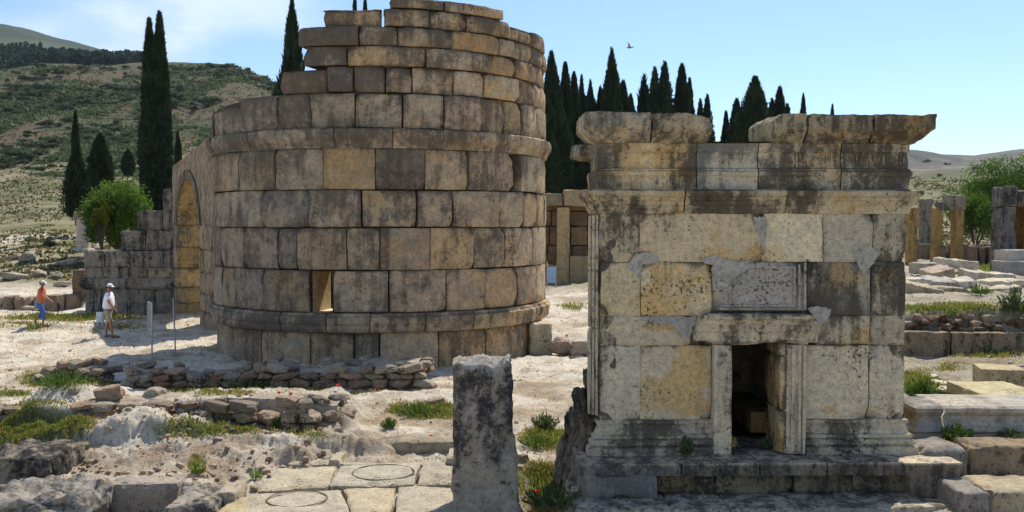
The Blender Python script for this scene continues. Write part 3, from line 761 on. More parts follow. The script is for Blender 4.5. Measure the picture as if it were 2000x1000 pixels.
# ------------------------------------------------------------------ stepped ruin at the left (courses fall to the left)
def ruin():
    Y0 = 41.4
    x0 = P(165, 560, Y0)[0]
    g = empty('ruined_wall', (x0, Y0, 0), label='grey stepped ruin of weathered blocks left of the arched gateway, lower towards the left', cat='wall')
    X = lambda px: P(px, 560, Y0)[0]-x0
    Z = lambda py: P(200, py, Y0)[2]
    mb = MB(); rn = random.Random(11)
    rows = [(618, 566, [165, 196, 247, 300, 344], .0), (543, 522, [165, 232, 290, 344], .0), (522, 490, [165, 205, 262, 320, 344], .0), (490, 451, [232, 281, 344], .25), (451, 411, [262, 312, 344], .4), (411, 366, [311, 344], .55)]
    for i, (yb, yt, js, back) in enumerate(rows):
        for k in range(len(js)-1):
            a, b = X(js[k]), X(js[k+1]); z0, z1 = Z(yb), Z(yt)
            if i == 0: z0 = -.3
            t = np.array([.82, .82, .82])*(1+.3*(rn.random()-.5))
            if (i, k) == (1, 2): t = np.array([1.25, 1.15, .95])
            rbox(mb, ((a+b)/2, back+.75, (z0+z1)/2), ((b-a)/2-.006, .75, (z1-z0)/2-.004), .018, .03, 500+i*9+k, .07, rn.uniform(-.01, .01), tint=t, wear=(.25 if i > 1 else .12, -.1, .3), fs=2.2)
    mb.build('blocks', M_OLD, g)
    mm = MB(); L = X(346)
    moulding(mm, [(-.02, 1.4), (-.02, .0), (L, .0)], [(-.02, Z(566)), (.03, Z(565)), (.13, Z(560)), (.16, Z(552)), (.12, Z(549)), (.16, Z(545)), (.0, Z(543))], .12, .02, 6, (.9, .9, .92), (.25, 0, .3), chip=.05)
    mm.build('moulding', M_OLD, g)
ruin()
# ------------------------------------------------------------------ tomb (small temple-like grave house on a step)
K = 13.95/F
TO = (P(1168, 885, 13.88)[0], 13.88)
TROT = R_(1.3)
def tx(px): return (px-1168)*K
def tz(py): return CH+(435-py)*K
tomb = empty('house_tomb', (TO[0], TO[1], 0), TROT, label='square pale stone house tomb with a moulded cornice and a dark open doorway', cat='tomb')
TW = tx(1773)
def flat(y0):
    def f(u, v, d): return np.stack([u, np.full_like(u, y0)-d, v], 1)
    return f
rn = random.Random(21)
def tomb_wall():
    mb = MB(); B = []
    y1, y2, y3, y4, y5 = 414, 512, 617, 675, 828
    B += [(1172, 1248, y1, y2, (1.0, .93, .78), (.06, .3, 0)), (1248, 1490, y1, y2, (1.12, 1.0, .78), (.02, .55, -.2)),
          (1490, 1608, y1, y2, (1.28, 1.22, 1.02), (-.15, -.1, .0)), (1608, 1706, y1, y2, (.84, .85, .82), (.02, -.6, 0)), (1706, 1772, y1, y2, (.80, .80, .74), (.12, -.3, 0)),
          (1172, 1250, y2, y3, (1.1, 1.0, .74), (.0, .7, -.1)), (1250, 1390, y2, y3, (1.24, 1.1, .82), (-.1, .25, -.2)),
          (1577, 1702, y2, y3, (.78, .76, .70), (.36, 0, .5)), (1704, 1772, y2, y3, (.80, .78, .70), (.5, 0, .3)),
          (1172, 1350, y3, y4, (1.08, 1.0, .84), (.03, .25, .1)), (1596, 1702, y3, y4, (1.0, .97, .88), (.22, .0, .2)), (1704, 1772, y3, y4, (.78, .77, .72), (.25, -.2, .1)),
          (1172, 1250, y4, y5, (1.16, 1.13, 1.04), (-.02, -.5, .3)), (1250, 1390, y4, y5, (1.16, 1.08, .92), (-.1, .75, .1)),
          (1572, 1700, y4, y5, (1.12, 1.10, .98), (-.08, -.4, .1)), (1702, 1772, y4, y5, (1.08, 1.06, .97), (.02, -.5, .1))]
    for i, (a, b, t0, t1, ti, we) in enumerate(B):
        ti = np.array(ti); ti = (ti*.85+ti.mean()*.15)*1.04; we = (we[0]*1.2-.12, we[1]*.8, we[2])
        st = None
        if i == 13: st = lambda U, V: np.stack([0*U, 2.2*np.exp(-((U-tx(1340)-.05*np.sin(V*7))/.20)**2)*sst(tz(828), tz(780), V)-.5, 0*U], -1)
        if i == 7: st = lambda U, V: np.stack([.5*vn(U*4, V*4, 0, 5)+.25, 0*U, .4*vn(U*5, V*5, 0, 6)], -1)
        if i == 9: st = lambda U, V: np.stack([0*U, 1.8*np.exp(-((U-tx(1290))/.25)**2-((V-tz(637))/.05)**2), 0*U], -1)
        face_block(mb, flat(0), tx(a), tx(b), tz(t1), tz(t0), .25, .010, .009, rn.uniform(-.006, .006), 600+i, .035, ti, we, wf=st, gap=.002 if i not in (8, 15) else .005, fs=3)
    # backing, sides and rear of the chamber
    def q(p, t=(.8, .78, .7), we=(.1, 0, 0)): mb.add(p, [(0, 1, 2, 3)], t, we)
    z0, z1 = tz(893), tz(385)
    dl, dr, dt = tx(1428), tx(1517), tz(663)
    for (a, b, c, e) in ((.02, dl, z0, z1), (dr, TW-.02, z0, z1), (dl, dr, dt, z1)):
        q([(a, .12, c), (b, .12, c), (b, .12, e), (a, .12, e)], (.5, .48, .42), (.3, 0, 0))
    mb.build('front_wall', M_TOMB, tomb)
    sb = MB()
    ends = [(0, -1), (TW, 1)]
    for x, sg in ends:
        for k, (a, b) in enumerate([(828, 675), (675, 617), (617, 512), (512, 414), (372, 283), (414, 372)]):
            f = lambda u, v, d, x=x, sg=sg: np.stack([np.full_like(u, x)+sg*d, u, v], 1)
            face_block(sb, f, .0, 1.3, tz(a), tz(b), .25, .02, .015, 0, 650+k, .06, (.85, .83, .76), (.25, -.2, .2))
    for x, sg in ends:
        q2 = [(x-sg*.02, 1.3, 0), (x-sg*1.0, 1.3, 0), (x-sg*1.0, 1.3, tz(283)), (x-sg*.02, 1.3, tz(283))]
        sb.add(q2, [(0, 1, 2, 3)], (.8, .8, .75), (.2, 0, 0))
    # narrower chamber behind the facade block
    xa, xb, yb = .55, TW-.55, 3.4
    for p in ([(xa, 1.3, 0), (xa, yb, 0), (xa, yb, tz(372)), (xa, 1.3, tz(372))], [(xb, 1.3, 0), (xb, yb, 0), (xb, yb, tz(372)), (xb, 1.3, tz(372))],
              [(xa, yb, 0), (xb, yb, 0), (xb, yb, tz(372)), (xa, yb, tz(372))]):
        sb.add(p, [(0, 1, 2, 3)], (.8, .78, .7), (.2, 0, 0))
    sb.build('side_walls', M_TOMB, tomb)
    rf = MB(); A, Bq = np.meshgrid(np.linspace(.02, TW-.02, 60), np.linspace(.0, 3.4, 30), indexing='ij')
    rf.add(np.stack([A, Bq+.02, tz(281)+.02+.02*fbm(A*3, Bq*3, 0, 3)], -1).reshape(-1, 3), gridf(60, 30), (.9, .88, .84), (.3, 0, .3))
    rf.build('roof', M_TOMB, tomb)
    # dark interior
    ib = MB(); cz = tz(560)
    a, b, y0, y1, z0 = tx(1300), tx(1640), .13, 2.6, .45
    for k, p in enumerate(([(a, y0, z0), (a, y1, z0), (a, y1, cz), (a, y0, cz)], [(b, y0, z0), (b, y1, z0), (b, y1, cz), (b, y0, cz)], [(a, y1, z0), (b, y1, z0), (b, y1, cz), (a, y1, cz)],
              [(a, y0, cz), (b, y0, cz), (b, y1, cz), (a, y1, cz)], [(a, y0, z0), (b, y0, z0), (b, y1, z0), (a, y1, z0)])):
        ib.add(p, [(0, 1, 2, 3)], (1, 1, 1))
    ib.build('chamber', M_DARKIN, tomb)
    bn = MB()
    rbox(bn, (tx(1530), 1.7, .82), (.22, .85, .16), .02, .01, 31, .1, 0, tint=(.6, .42, .22), wear=(.1, .3, 0))
    rbox(bn, (tx(1440), 2.35, .80), (.5, .2, .14), .02, .01, 32, .1, 0, tint=(.5, .36, .2), wear=(.1, .3, 0))
    rbox(bn, (tx(1450), 2.42, 1.25), (.6, .12, .06), .02, .01, 33, .1, 0, tint=(.4, .3, .2), wear=(.2, .1, 0))
    bn.build('burial_bench', M_TOMB, tomb)
tomb_wall()
def tomb_trim():
    fp = [(0, 1.3), (0, 0), (TW, 0), (TW, 1.3)]
    # base moulding either side of the door
    prof = lambda : [(.0, tz(820)), (.03, tz(822)), (.03, tz(828)), (.008, tz(829)), (.015, tz(836)), (.05, tz(847)), (.085, tz(850)), (.085, tz(855)), (.06, tz(857)), (.10, tz(860)), (.125, tz(864)), (.115, tz(868)), (.085, tz(870)), (.15, tz(873)), (.155, tz(893)), (0, tz(894))]
    for side in (0, 1):
      mb = MB()
      if side == 0: moulding(mb, [(0, 1.3), (0, 0), (tx(1391), 0)], prof(), .05, .008, 3, (1.0, .98, .9), (.16, -.1, .2), .015, .03)
      else: moulding(mb, [(tx(1573), 0), (TW, 0), (TW, 1.3)], prof(), .05, .008, 4, (1.0, .98, .9), (.1, -.3, .2), .015, .03)
      pr = prof(); x = tx((1391, 1573)[side]); k = len(pr)
      V = [(x, -o, z) for o, z in pr]+[(x, .1, z) for o, z in pr]
      mb.add(V, [(i, i+1, k+i+1, k+i) for i in range(k-1)], (.8, .78, .7), (.2, 0, 0))
      mb.build('base_moulding', M_TOMB, tomb)
    # architrave cornice with fillets
    mb = MB()
    pr = [(.0, tz(418)), (.02, tz(416)), (.03, tz(412)), (.045, tz(409)), (.05, tz(403)), (.075, tz(400)), (.08, tz(394)), (.11, tz(391)), (.115, tz(386)), (.15, tz(383)), (.165, tz(379)), (.165, tz(374)), (.12, tz(371)), (0, tz(370))]
    cuts = [0, tx(1333), tx(1500), tx(1575), TW]
    moulding(mb, [(0, 1.3), (0, 0), (tx(1333)-.01, 0)], pr, .05, .010, 5, (.98, .92, .78), (.22, .3, .1), .015, .05)
    moulding(mb, [(tx(1333)+.01, 0), (tx(1530), 0)], pr, .05, .008, 6, (.95, .90, .78), (.12, .0, .2), .015, .03)
    moulding(mb, [(tx(1530)+.012, 0), (TW, 0), (TW, 1.3)], pr, .05, .010, 7, (.92, .88, .77), (.2, .1, .2), .015, .04)
    mb.build('lower_cornice', M_TOMB, tomb)
    # frieze: two fascias and a fillet
    mb = MB()
    mb.add([(0.02, .03, tz(375)), (TW-.02, .03, tz(375)), (TW-.02, .03, tz(282)), (0.02, .03, tz(282))], [(0, 1, 2, 3)], (.5, .48, .42), (.4, 0, 0))
    fr = [(.0, tz(373)), (.015, tz(371)), (.02, tz(347)), (.022, tz(346)), (.045, tz(343)), (.055, tz(336)), (.03, tz(334)), (.03, tz(331)), (-.01, tz(329)), (-.015, tz(300)), (.02, tz(297)), (.02, tz(286)), (.03, tz(281)), (-.1, tz(280))]
    mi = [(1.2, 1.08, .86), (1.12, 1.06, .94), (1.1, 1.04, .92), (.95, .91, .82)]
    segs = [(0, 1358), (1358, 1478), (1478, 1640), (1640, 1773)]
    for i, (a, b) in enumerate(segs):
        a = 0 if i == 0 else tx(a)+.008; b = tx(b)-(.008 if i < 3 else 0)
        path = [(a, 0), (b, 0)]
        if i == 0: path = [(0, 1.3)]+path
        if i == 3: path = path+[(TW, 1.3)]
        moulding(mb, path, fr, .04, .010, 20+i, mi[i], [(.35, .35, .6), (.6, -.1, .9), (.45, .2, .5), (.45, -.1, .3)][i], .02, .04)
    mb.build('frieze', M_TOMB, tomb)
    # worn upright flutes in the frieze, right half
    mb = MB(); r2 = random.Random(2)
    for p0 in (1553, 1561, 1569, 1613, 1622, 1632, 1672, 1680, 1697, 1706, 1716, 1725, 1410, 1421, 1432, 1445, 1758, 1765):
        h = r2.uniform(14, 30); x = tx(p0+r2.uniform(-1, 1))
        mb = MB(); rbox(mb, (x, .004, tz(300+h/2)), (.010, .018, h/2*K), .008, .004, int(p0), .03, tint=(1, .96, .84), wear=(.3, 0, 0)); mb.build('flute', M_TOMB, tomb)
    # crowning cornice blocks
    def crown(name, pa, pb, yt, ovl, ovr, t, we, s, slope=0.0, round_l=0.0, lab=None):
        mb = MB(); V, Fc = cube_grid(max(8, int((pb-pa)*K/.025)), 26, 24)
        xa, xb = tx(pa), tx(pb); z0, z1 = tz(281), tz(yt)
        u, v, q = (V[:, 0]+1)/2, (V[:, 1]+1)/2, (V[:, 2]+1)/2
        g = np.interp(q, [0, .08, .12, .32, .44, .47, .94, 1], [.16, .26, .40, .70, .88, .96, 1.0, .97])   # flare of the underside
        x = xa+(xb-xa)*u-ovl*g*(1-u)**3+ovr*g*u**3 if True else 0
        y = -.25*g*(1-v)+v*1.15-.02
        z = z0+(z1-z0)*q
        z = z-slope*np.clip(u-.62, 0, 1)*q
        if round_l: z = z-round_l*np.clip(.28-u, 0, 1)**2*12*q
        nz = fbm(x*4+s, y*4, z*5, s, 5, .62); hole = np.clip(vn(x*7+s, y*7, z*7, s+2)-.3, 0, 1)
        er = (np.abs(V) > .86).sum(1) >= 2
        dis = .020*nz-.035*hole-er*.004*(1+vn(x*3, y*3, z*3, s+6))
        c = np.array([(xa+xb)/2, .4, (z0+z1)/2])
        p = np.stack([x, y, z], 1); dr = p-c; hs = np.abs(V); dr = V*(hs > .99); dr = dr/np.maximum(np.linalg.norm(dr, axis=1, keepdims=True), 1e-6)
        mb.add(p+dr*dis[:, None], Fc, t, we)
        o = mb.build(name, M_TOMB, tomb)
        if lab: o['label'] = lab
    crown('crown_block', 1172, 1266, 224, .26, .0, (.98, .92, .80), (.34, .1, .55), 71)
    crown('crown_block', 1268, 1376, 226, .0, .03, (.86, .80, .68), (.24, .2, 0), 72, slope=.16)
    crown('crown_block', 1503, 1563, 226, .02, .0, (.80, .78, .64), (.14, .1, .1), 73, round_l=.10)
    crown('crown_block', 1566, 1690, 228, .0, .0, (.72, .66, .56), (.38, .1, .2), 74)
    crown('crown_block', 1692, 1776, 228, .0, .25, (.66, .60, .50), (.42, .3, .2), 75, lab='dark weathered crown block with an orange lichen spot')
    # orange lichen
    mb = MB()
    for k in range(9): rock(mb, (tx(1768+rn.uniform(-14, 14)), -.245, tz(244+rn.uniform(-5, 5))), (.07, .02, .04), 900+k, (1, 1, 1), n=3)
    mb.build('lichen', plain_mat('orange_lichen', (.36, .13, .025), .95, .1, ns=30, var=.5), tomb)
    # return fragment behind the left corner
    mb = MB(); rbox(mb, (-.08, .95, tz(291)), (.17, .35, .09), .03, .035, 88, .04, .1, (0, .15), (.75, .73, .68), (.3, 0, .3))
    mb.build('cornice_fragment', M_TOMB, tomb)
    # fluted left corner pilaster
    mb = MB()
    for k, px in enumerate((1150, 1156.5, 1163)):
        x = tx(px)
        for (a, b) in ((812, 640), (640, 528), (528, 420)):
            rbox(mb, (x+.012, .10-.025*k, (tz(a)+tz(b))/2), (.021, .07, (tz(b)-tz(a))/2-.006), .016, .008, 90+k*5+int(a) % 7, .06, tint=(1.05, 1.02, .93), wear=(.14, 0, .3), nmax=40)
    rbox(mb, (-.07, .10, tz(407)), (.09, .12, .10), .06, .03, 99, .04, tint=(.8, .76, .66), wear=(.35, 0, .1))
    mb.build('corner_pilaster', M_TOMB, tomb)
tomb_trim()
def tomb_door():
    mb = MB()
    # jambs with fascias
    z0, z1 = tz(886), tz(672)
    L0, L1 = tx(1392), tx(1427); 
    rbox(mb, ((L0+L1)/2, +.02, (z0+z1)/2), ((L1-L0)/2, .13, (z1-z0)/2), .010, .006, 41, .045, tint=(1.18, 1.12, 1.0), wear=(.0, -.4, .1), nmax=50)
    rbox(mb, (L0+.025, +.005, (z0+z1)/2), (.030, .135, (z1-z0)/2-.002), .008, .005, 42, .045, tint=(1.16, 1.12, 1.02), wear=(.02, -.4, .1), nmax=50)
    R0, R1 = tx(1517), tx(1572)
    rbox(mb, ((R0+R1)/2+.06, +.02, (z0+z1)/2), ((R1-R0)/2-.06, .13, (z1-z0)/2), .012, .006, 43, .045, tint=(1.16, 1.12, 1.02), wear=(-.02, -.5, .1), nmax=50)
    for k, px in enumerate((1534, 1546, 1558, 1567)):
        rbox(mb, (tx(px), +.005-.012*k, (z0+z1)/2), (.030-.003*k, .13, (z1-z0)/2-.003-.001*k), .010, .005, 44+k, .045, tint=(1.16, 1.13, 1.04), wear=(-.02, -.5, .1), nmax=50)
    mb.build('door_frame', M_TOMB, tomb)
    mb = MB()
    f = lambda u, v, d: np.stack([np.full_like(u, tx(1519))-d, u-.14, v], 1)
    for k, (a, b) in enumerate(((886, 800), (800, 694), (694, 664))):
        face_block(mb, f, 0, .75, tz(a), tz(b), .1, .01, .008, 0, 60+k, .05, [(1.0, .92, .74), (1.05, .92, .70), (.95, .86, .68)][k], (.1, .35, -.1))
    mb.build('reveal', M_TOMB, tomb)
    # hood over the door
    mb = MB(); V, Fc = cube_grid(60, 8, 22)
    u, v, q = (V[:, 0]+1)/2, (V[:, 1]+1)/2, (V[:, 2]+1)/2
    xa, xb = tx(1350), tx(1598); za, zb = tz(670), tz(611)
    y_out = np.interp(q, [0, .12, .38, .42, .60, .66, .80, .84, .97, 1], [.09, .11, .11, .14, .14, .17, .17, .22, .22, .20])
    x = xa+(xb-xa)*u; y = -y_out*(1-v)+v*.15
    xi = np.interp(q, [0, .45, .8, 1], [.015, -.0, .05, .12]); x = x+xi*(1-u)**4-xi*1.1*u**4
    z = za+(zb-za)*q+(.02*np.cos(u*9))*(q < .2)
    nz = fbm(x*4, y*4, z*6, 17, 5, .6); er = (np.abs(V) > .85).sum(1) >= 2
    dr = V*(np.abs(V) > .99); dr /= np.maximum(np.linalg.norm(dr, axis=1, keepdims=True), 1e-6)
    endw = np.clip(np.abs(u-.5)*2-.86, 0, 1)*5
    dis = .012*nz-er*.025*(1+vn(x*3, y, z*3, 8))-endw*.05*np.abs(vn(x*6, z*9, 0, 4))
    mb.add(np.stack([x, y, z], 1)+dr*dis[:, None], Fc, (1.12, 1.07, .97), (.2, -.1, .2))
    mb.build('door_hood', M_TOMB, tomb)
    # grey relief panel
    mb = MB()
    face_block(mb, flat(-.012), tx(1391), tx(1576), tz(607), tz(512), .15, .012, .006, 0, 71, .03, (.82, .83, .88), (.0, -.8, .35), gap=.002)
    mb.build('relief_panel', M_TOMB, tomb)
    mb = MB()
    def bar(a, b, t0, t1, h=.02, s=0):
        rbox(mb, ((tx(a)+tx(b))/2, -.014-h/2, (tz(t0)+tz(t1))/2), ((tx(b)-tx(a))/2, h/2+.006, (tz(t0)-tz(t1))/2), .006, .003, s, .03, tint=(.86, .87, .92), wear=(.0, -.8, .4))
    bar(1548, 1553, 521, 600, .030, 1); bar(1558, 1562, 516, 602, .022, 2); bar(1569, 1574, 513, 605, .018, 3)
    bar(1412, 1548, 594, 599, .030, 4); bar(1404, 1562, 601, 605, .022, 5); bar(1488, 1548, 520, 524, .022, 6)
    n = 26; a = np.linspace(math.pi/2, math.pi, n); xc, zc = tx(1488), tz(594); 
    V = []
    for ai in a:
        for (rr, dd) in ((.52, .0), (.50, .022), (.475, .022), (.455, .0)): V.append((xc+math.cos(ai)*rr*1.04, -.016-dd, zc+math.sin(ai)*rr))
    mb.add(V, gridf(n, 4), (.86, .87, .92), (.0, -.8, .4))
    mb.build('panel_frame', M_TOMB, tomb)
    # cement repairs
    def patch(pts, s, d=.006):
        mb = MB()
        pts = [(tx(a), tz(b)) for a, b in pts]; cx = sum(p[0] for p in pts)/len(pts); cz = sum(p[1] for p in pts)/len(pts)
        P2 = []
        for i in range(len(pts)):
            a, b = np.array(pts[i]), np.array(pts[(i+1) % len(pts)])
            for k in range(6):
                p = a+(b-a)*k/6; p = p+.010*np.array([vn(p[0]*14, p[1]*14, s, 1), vn(p[0]*14, p[1]*14, s, 2)]); P2.append(p+.02*np.array([vn(p[0]*40, p[1]*40, s, 7), vn(p[0]*40, p[1]*40, s, 8)]))
        n = len(P2); V = [(cx, -d-.004, cz)]+[(cx+(p[0]-cx)*.6, -d-.003, cz+(p[1]-cz)*.6) for p in P2]+[(p[0], -d, p[1]) for p in P2]+[(p[0], .01, p[1]) for p in P2]
        mb.add(V, [(0, 1+i, 1+(i+1) % n) for i in range(n)], (1, 1, 1)); m0 = mb.n-len(V)
        mb.add(V, [(1+i, 1+n+i, 1+n+(i+1) % n, 1+(i+1) % n) for i in range(n)]+[(1+n+i, 1+2*n+i, 1+2*n+(i+1) % n, 1+n+(i+1) % n) for i in range(n)], (1, 1, 1))
        mb.build('cement_repair', M_CEM, tomb)
    patch([(1222, 520), (1240, 497), (1262, 492), (1285, 503), (1285, 514), (1252, 516), (1249, 548), (1236, 530)], 1)
    patch([(1362, 506), (1395, 495), (1412, 505), (1440, 512), (1470, 510), (1436, 530), (1422, 555), (1392, 545), (1390, 516), (1376, 514)], 2, .016)
    patch([(1666, 500), (1680, 482), (1702, 480), (1714, 492), (1712, 510), (1699, 524), (1688, 538), (1678, 520)], 3, .009)
    patch([(1250, 618), (1362, 617), (1352, 640), (1346, 664), (1332, 662), (1330, 630), (1300, 628), (1255, 626)], 5, .010)
    patch([(1578, 600), (1602, 598), (1622, 604), (1620, 618), (1600, 640), (1590, 664), (1576, 668), (1588, 640), (1600, 622)], 6, .008)
    patch([(1470, 424), (1494, 424), (1492, 500), (1482, 470)], 7, .012)
tomb_door()
# ------------------------------------------------------------------ stepped platform under the tomb
def platform():
    g = empty('stone_platform', (TO[0], TO[1], 0), TROT, label='dark stone platform slab and steps carrying the house tomb', cat='platform')
    yf = -.60          # front edge of the slab
    zt, zm, zb = .558, .40, .10
    xa, xb = tx(1151)-.02, tx(1806)
    mb = MB()
    js = [xa-.18, tx(1316), tx(1465), tx(1592), tx(1700), xb-.42]
    for k in range(5):
        rbox(mb, ((js[k]+js[k+1])/2, .3, (zt+zm-.02)/2), ((js[k+1]-js[k])/2-.004, .9, (zt-zm+.02)/2), .014, .010, 700+k, .05, tint=np.array([.42, .40, .39])*(1+.1*(rn.random()-.5)), wear=(.4, -.4, .3 if k else .6), nmax=50, top=2.1)  # slab tops painted lighter than the shaded fronts
    rbox(mb, ((js[0]+js[1])/2-.15, .3, (zb+zm)/2), ((js[1]-js[0])/2-.18, .895, (zm-zb)/2+.01), .03, .02, 710, .06, tint=(.42, .40, .38), wear=(.4, -.4, 2.0))
    for k in range(5):
        if k == 0: a, b = js[1]-.35, js[1]+.5
        else: a, b = [0, js[1]+.5, js[2]+.5, js[3]+.4, js[4]+.5, xb-.3][k], [0, js[2]+.5, js[3]+.4, js[4]+.5, xb-.3][k] if k < 4 else xb-.3
        if k == 4: a, b = js[4]+.1, xb-.35
        face_block(mb, flat(yf+.14), a, b, zb, zm+.01, .3, .01, .02, -.01, 720+k, .06, (.45, .42, .36), (.1, .35 if k == 4 else 0, 0))
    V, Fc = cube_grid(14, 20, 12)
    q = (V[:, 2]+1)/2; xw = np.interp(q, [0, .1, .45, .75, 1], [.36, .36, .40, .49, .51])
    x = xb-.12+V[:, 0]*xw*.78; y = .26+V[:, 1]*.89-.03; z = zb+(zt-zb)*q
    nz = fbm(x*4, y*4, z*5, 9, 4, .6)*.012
    mb.add(np.stack([x+nz, y-nz, z+nz*.5], 1), Fc, np.where(V[:, 2:3] > .97, np.array([[1.0, .95, .88]]), np.array([[.42, .40, .38]])), np.where(V[:, 2:3] > .97, np.array([[-.1, -.2, .1]]), np.array([[.3, -.5, .1]])))  # sunlit top and shaded sides painted in through tint and wear
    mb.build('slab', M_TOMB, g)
    # lower step
    mb = MB()
    js = [tx(1124)-.1, tx(1285), tx(1392), tx(1510), tx(1690), tx(1862)]
    for k in range(5):
        rbox(mb, ((js[k]+js[k+1])/2, -.1+(.06 if k == 4 else 0), -.14), ((js[k+1]-js[k])/2-.005, 1.05, .235), .025, .014, 740+k, .05, tint=(.86, .86, .86), wear=(.1, -.5, .2), nmax=44)
    mb.build('lower_step', M_TOMB, g)
platform()
def step_block(px0, px1, pyt, Yf, h, depth, s, label, t=(1, 1, 1), we=(.1, 0, .2), cat='stone block', r=.05, amp=.025, group=None, rz=0.0, mat=None, name='stone_block', tilt=(0, 0)):
    a, b = P(px0, pyt, Yf), P(px1, pyt, Yf); z1 = a[2]; w_ = (b[0]-a[0])/2
    mb = MB(); rbox(mb, (0, 0, 0), (w_, depth/2, h/2), r, amp, s, .032 if Yf < 16.5 else .07, 0, tilt, t, we, fs=3.4, nmax=60)
    o = mb.build(name, mat or M_PALE, None, True, ((a[0]+b[0])/2, Yf+depth/2, z1-h/2)); o.rotation_euler = (0, 0, rz)
    return tag(o, label, cat, group)
step_block(1878, 1936, 962, 12.6, .5, .8, 2, 'lichen-grey step block in the bottom row, between two paler ones', (.7, .68, .68), (.3, 0, .5))
step_block(1938, 2080, 962, 12.7, .5, .9, 3, 'cream step block in the bottom row at the right edge of the photo', (1, .92, .75))
step_block(1806, 1898, 878, 13.75, .52, .75, 4, 'rounded grey block touching the right end of the tomb platform', (.72, .68, .66), (.3, 0, .5), r=.1, amp=.04)
step_block(1896, 2090, 872, 13.85, .62, .9, 5, 'long brown block with rough face below the moulded plinth at right', (.78, .66, .52), (.25, .3, .1))
step_block(1782, 1830, 800, 14.9, .45, .5, 6, 'broken reddish stone lump behind the tomb corner, left of the moulded plinth', (.95, .75, .62), (.2, .1, .2), r=.1, amp=.06, mat=M_RUBBLE)
def plinth():
    Y0 = 14.75; x0 = P(1796, 800, Y0)[0]; X = lambda p: P(p, 800, Y0)[0]-x0; Z = lambda p: P(1800, p, Y0)[2]
    g = empty('moulded_plinth', (x0, Y0, 0), label='long moulded pale plinth right of the tomb, sunlit top and grey profiled front', cat='plinth')
    mb = MB()
    pr = [(0, Z(868)), (.10, Z(862)), (.11, Z(846)), (.08, Z(843)), (.12, Z(840)), (.12, Z(832)), (.06, Z(829)), (.02, Z(822)), (.01, Z(812)), (.07, Z(806)), (.09, Z(803)), (.09, Z(796)), (.04, Z(792)), (-.5, Z(792)), (-1.0, Z(793))]
    moulding(mb, [(0, .8), (0, 0), (X(1838), 0)], pr, .05, .012, 8, (.95, .95, .95), (.1, 0, .4), .03, .05)
    moulding(mb, [(X(1840), 0), (X(2120), 0)], pr, .05, .010, 9, (1.02, 1, .98), (.1, 0, .4), .03, .03)
    mb.build('profiled_block', M_PALE, g)
plinth()
# ------------------------------------------------------------------ standing pillar in front
def pillar():
    Y0 = 12.75
    a, b = P(884, 800, Y0), P(996, 800, Y0); w_ = (b[0]-a[0])
    ztop = P(940, 712, Y0)[2]+.05
    g = tag(empty('stone_pillar', ((a[0]+b[0])/2, Y0+.34, -.3)), 'square upright stone pillar with black crusted front and sunlit white top, left of the tomb', 'pillar')
    mb = MB(); V, Fc = cube_grid(34, 30, 80)
    q = (V[:, 2]+1)/2; H = ztop+.3
    hx, hy = w_/2, .36
    x = V[:, 0]*hx; y = V[:, 1]*hy; z = q*H
    rr = .05; ang = np.abs(V[:, 0]*V[:, 1])
    # widening to a broken right flank lower down
    right = np.clip(V[:, 0], 0, 1)
    flank = np.interp(q, [0, .15, .35, .55, .62, .8, 1], [.10, .11, .075, .05, .02, .0, .0])
    x = x+right**2*flank
    x = x-np.interp(q, [0, .5, 1], [.015, .0, -.0])*np.clip(-V[:, 0], 0, 1)
    # rounded corners
    k = np.clip(ang-.80, 0, .2)/.2; x = x*(1-.055*k); y = y*(1-.09*k)
    # worn top
    ed = np.maximum(np.abs(V[:, 0]), np.abs(V[:, 1])); tp = q > .985
    z = z-np.where(q > .9, (q-.9)*10*.06*np.clip(ed-.7, 0, 1)*3, 0)+np.where(q > .9, (q-.9)*10, 0)*.05*fbm(x*5, y*5, 0, 3, 4)
    z = z+np.where(q > .8, (q-.8)*5*.05*V[:, 0]*0, 0)
    s = 4
    nz = fbm(x*5, y*5, z*4, s, 5, .6); rough = .014+.026*np.clip(V[:, 0]-.6, 0, 1)*2.5+.02*np.clip(q-.88, 0, 1)*8
    hole = np.clip(vn(x*12, y*12, z*9, 6)-.35, 0, 1)
    dr = V*(np.abs(V) > .99); dr /= np.maximum(np.linalg.norm(dr, axis=1, keepdims=True), 1e-6)
    p = np.stack([x, y, z], 1)+dr*(nz*rough-hole*.022*(.4+2*np.clip(V[:, 0]-.7, 0, 1)))[:, None]
    we = np.stack([.18+.50*sst(.30, .66, q)*(1-sst(.985, 1.0, q)*2)-.6*sst(.26, .0, q)+.35*nz-.25*np.clip(V[:, 0]-.8, 0, 1)*5*(q < .6), -.3+0*q, .3+.35*sst(.955, .985, q)], 1)  # crust mask also carries light: front darker, sunlit top and right side paler
    mb.add(p, Fc, (1.28, 1.19, 1.06), we-np.array([.2, 0, 0]))
    o = mb.build('shaft', M_PIL, g)
pillar()
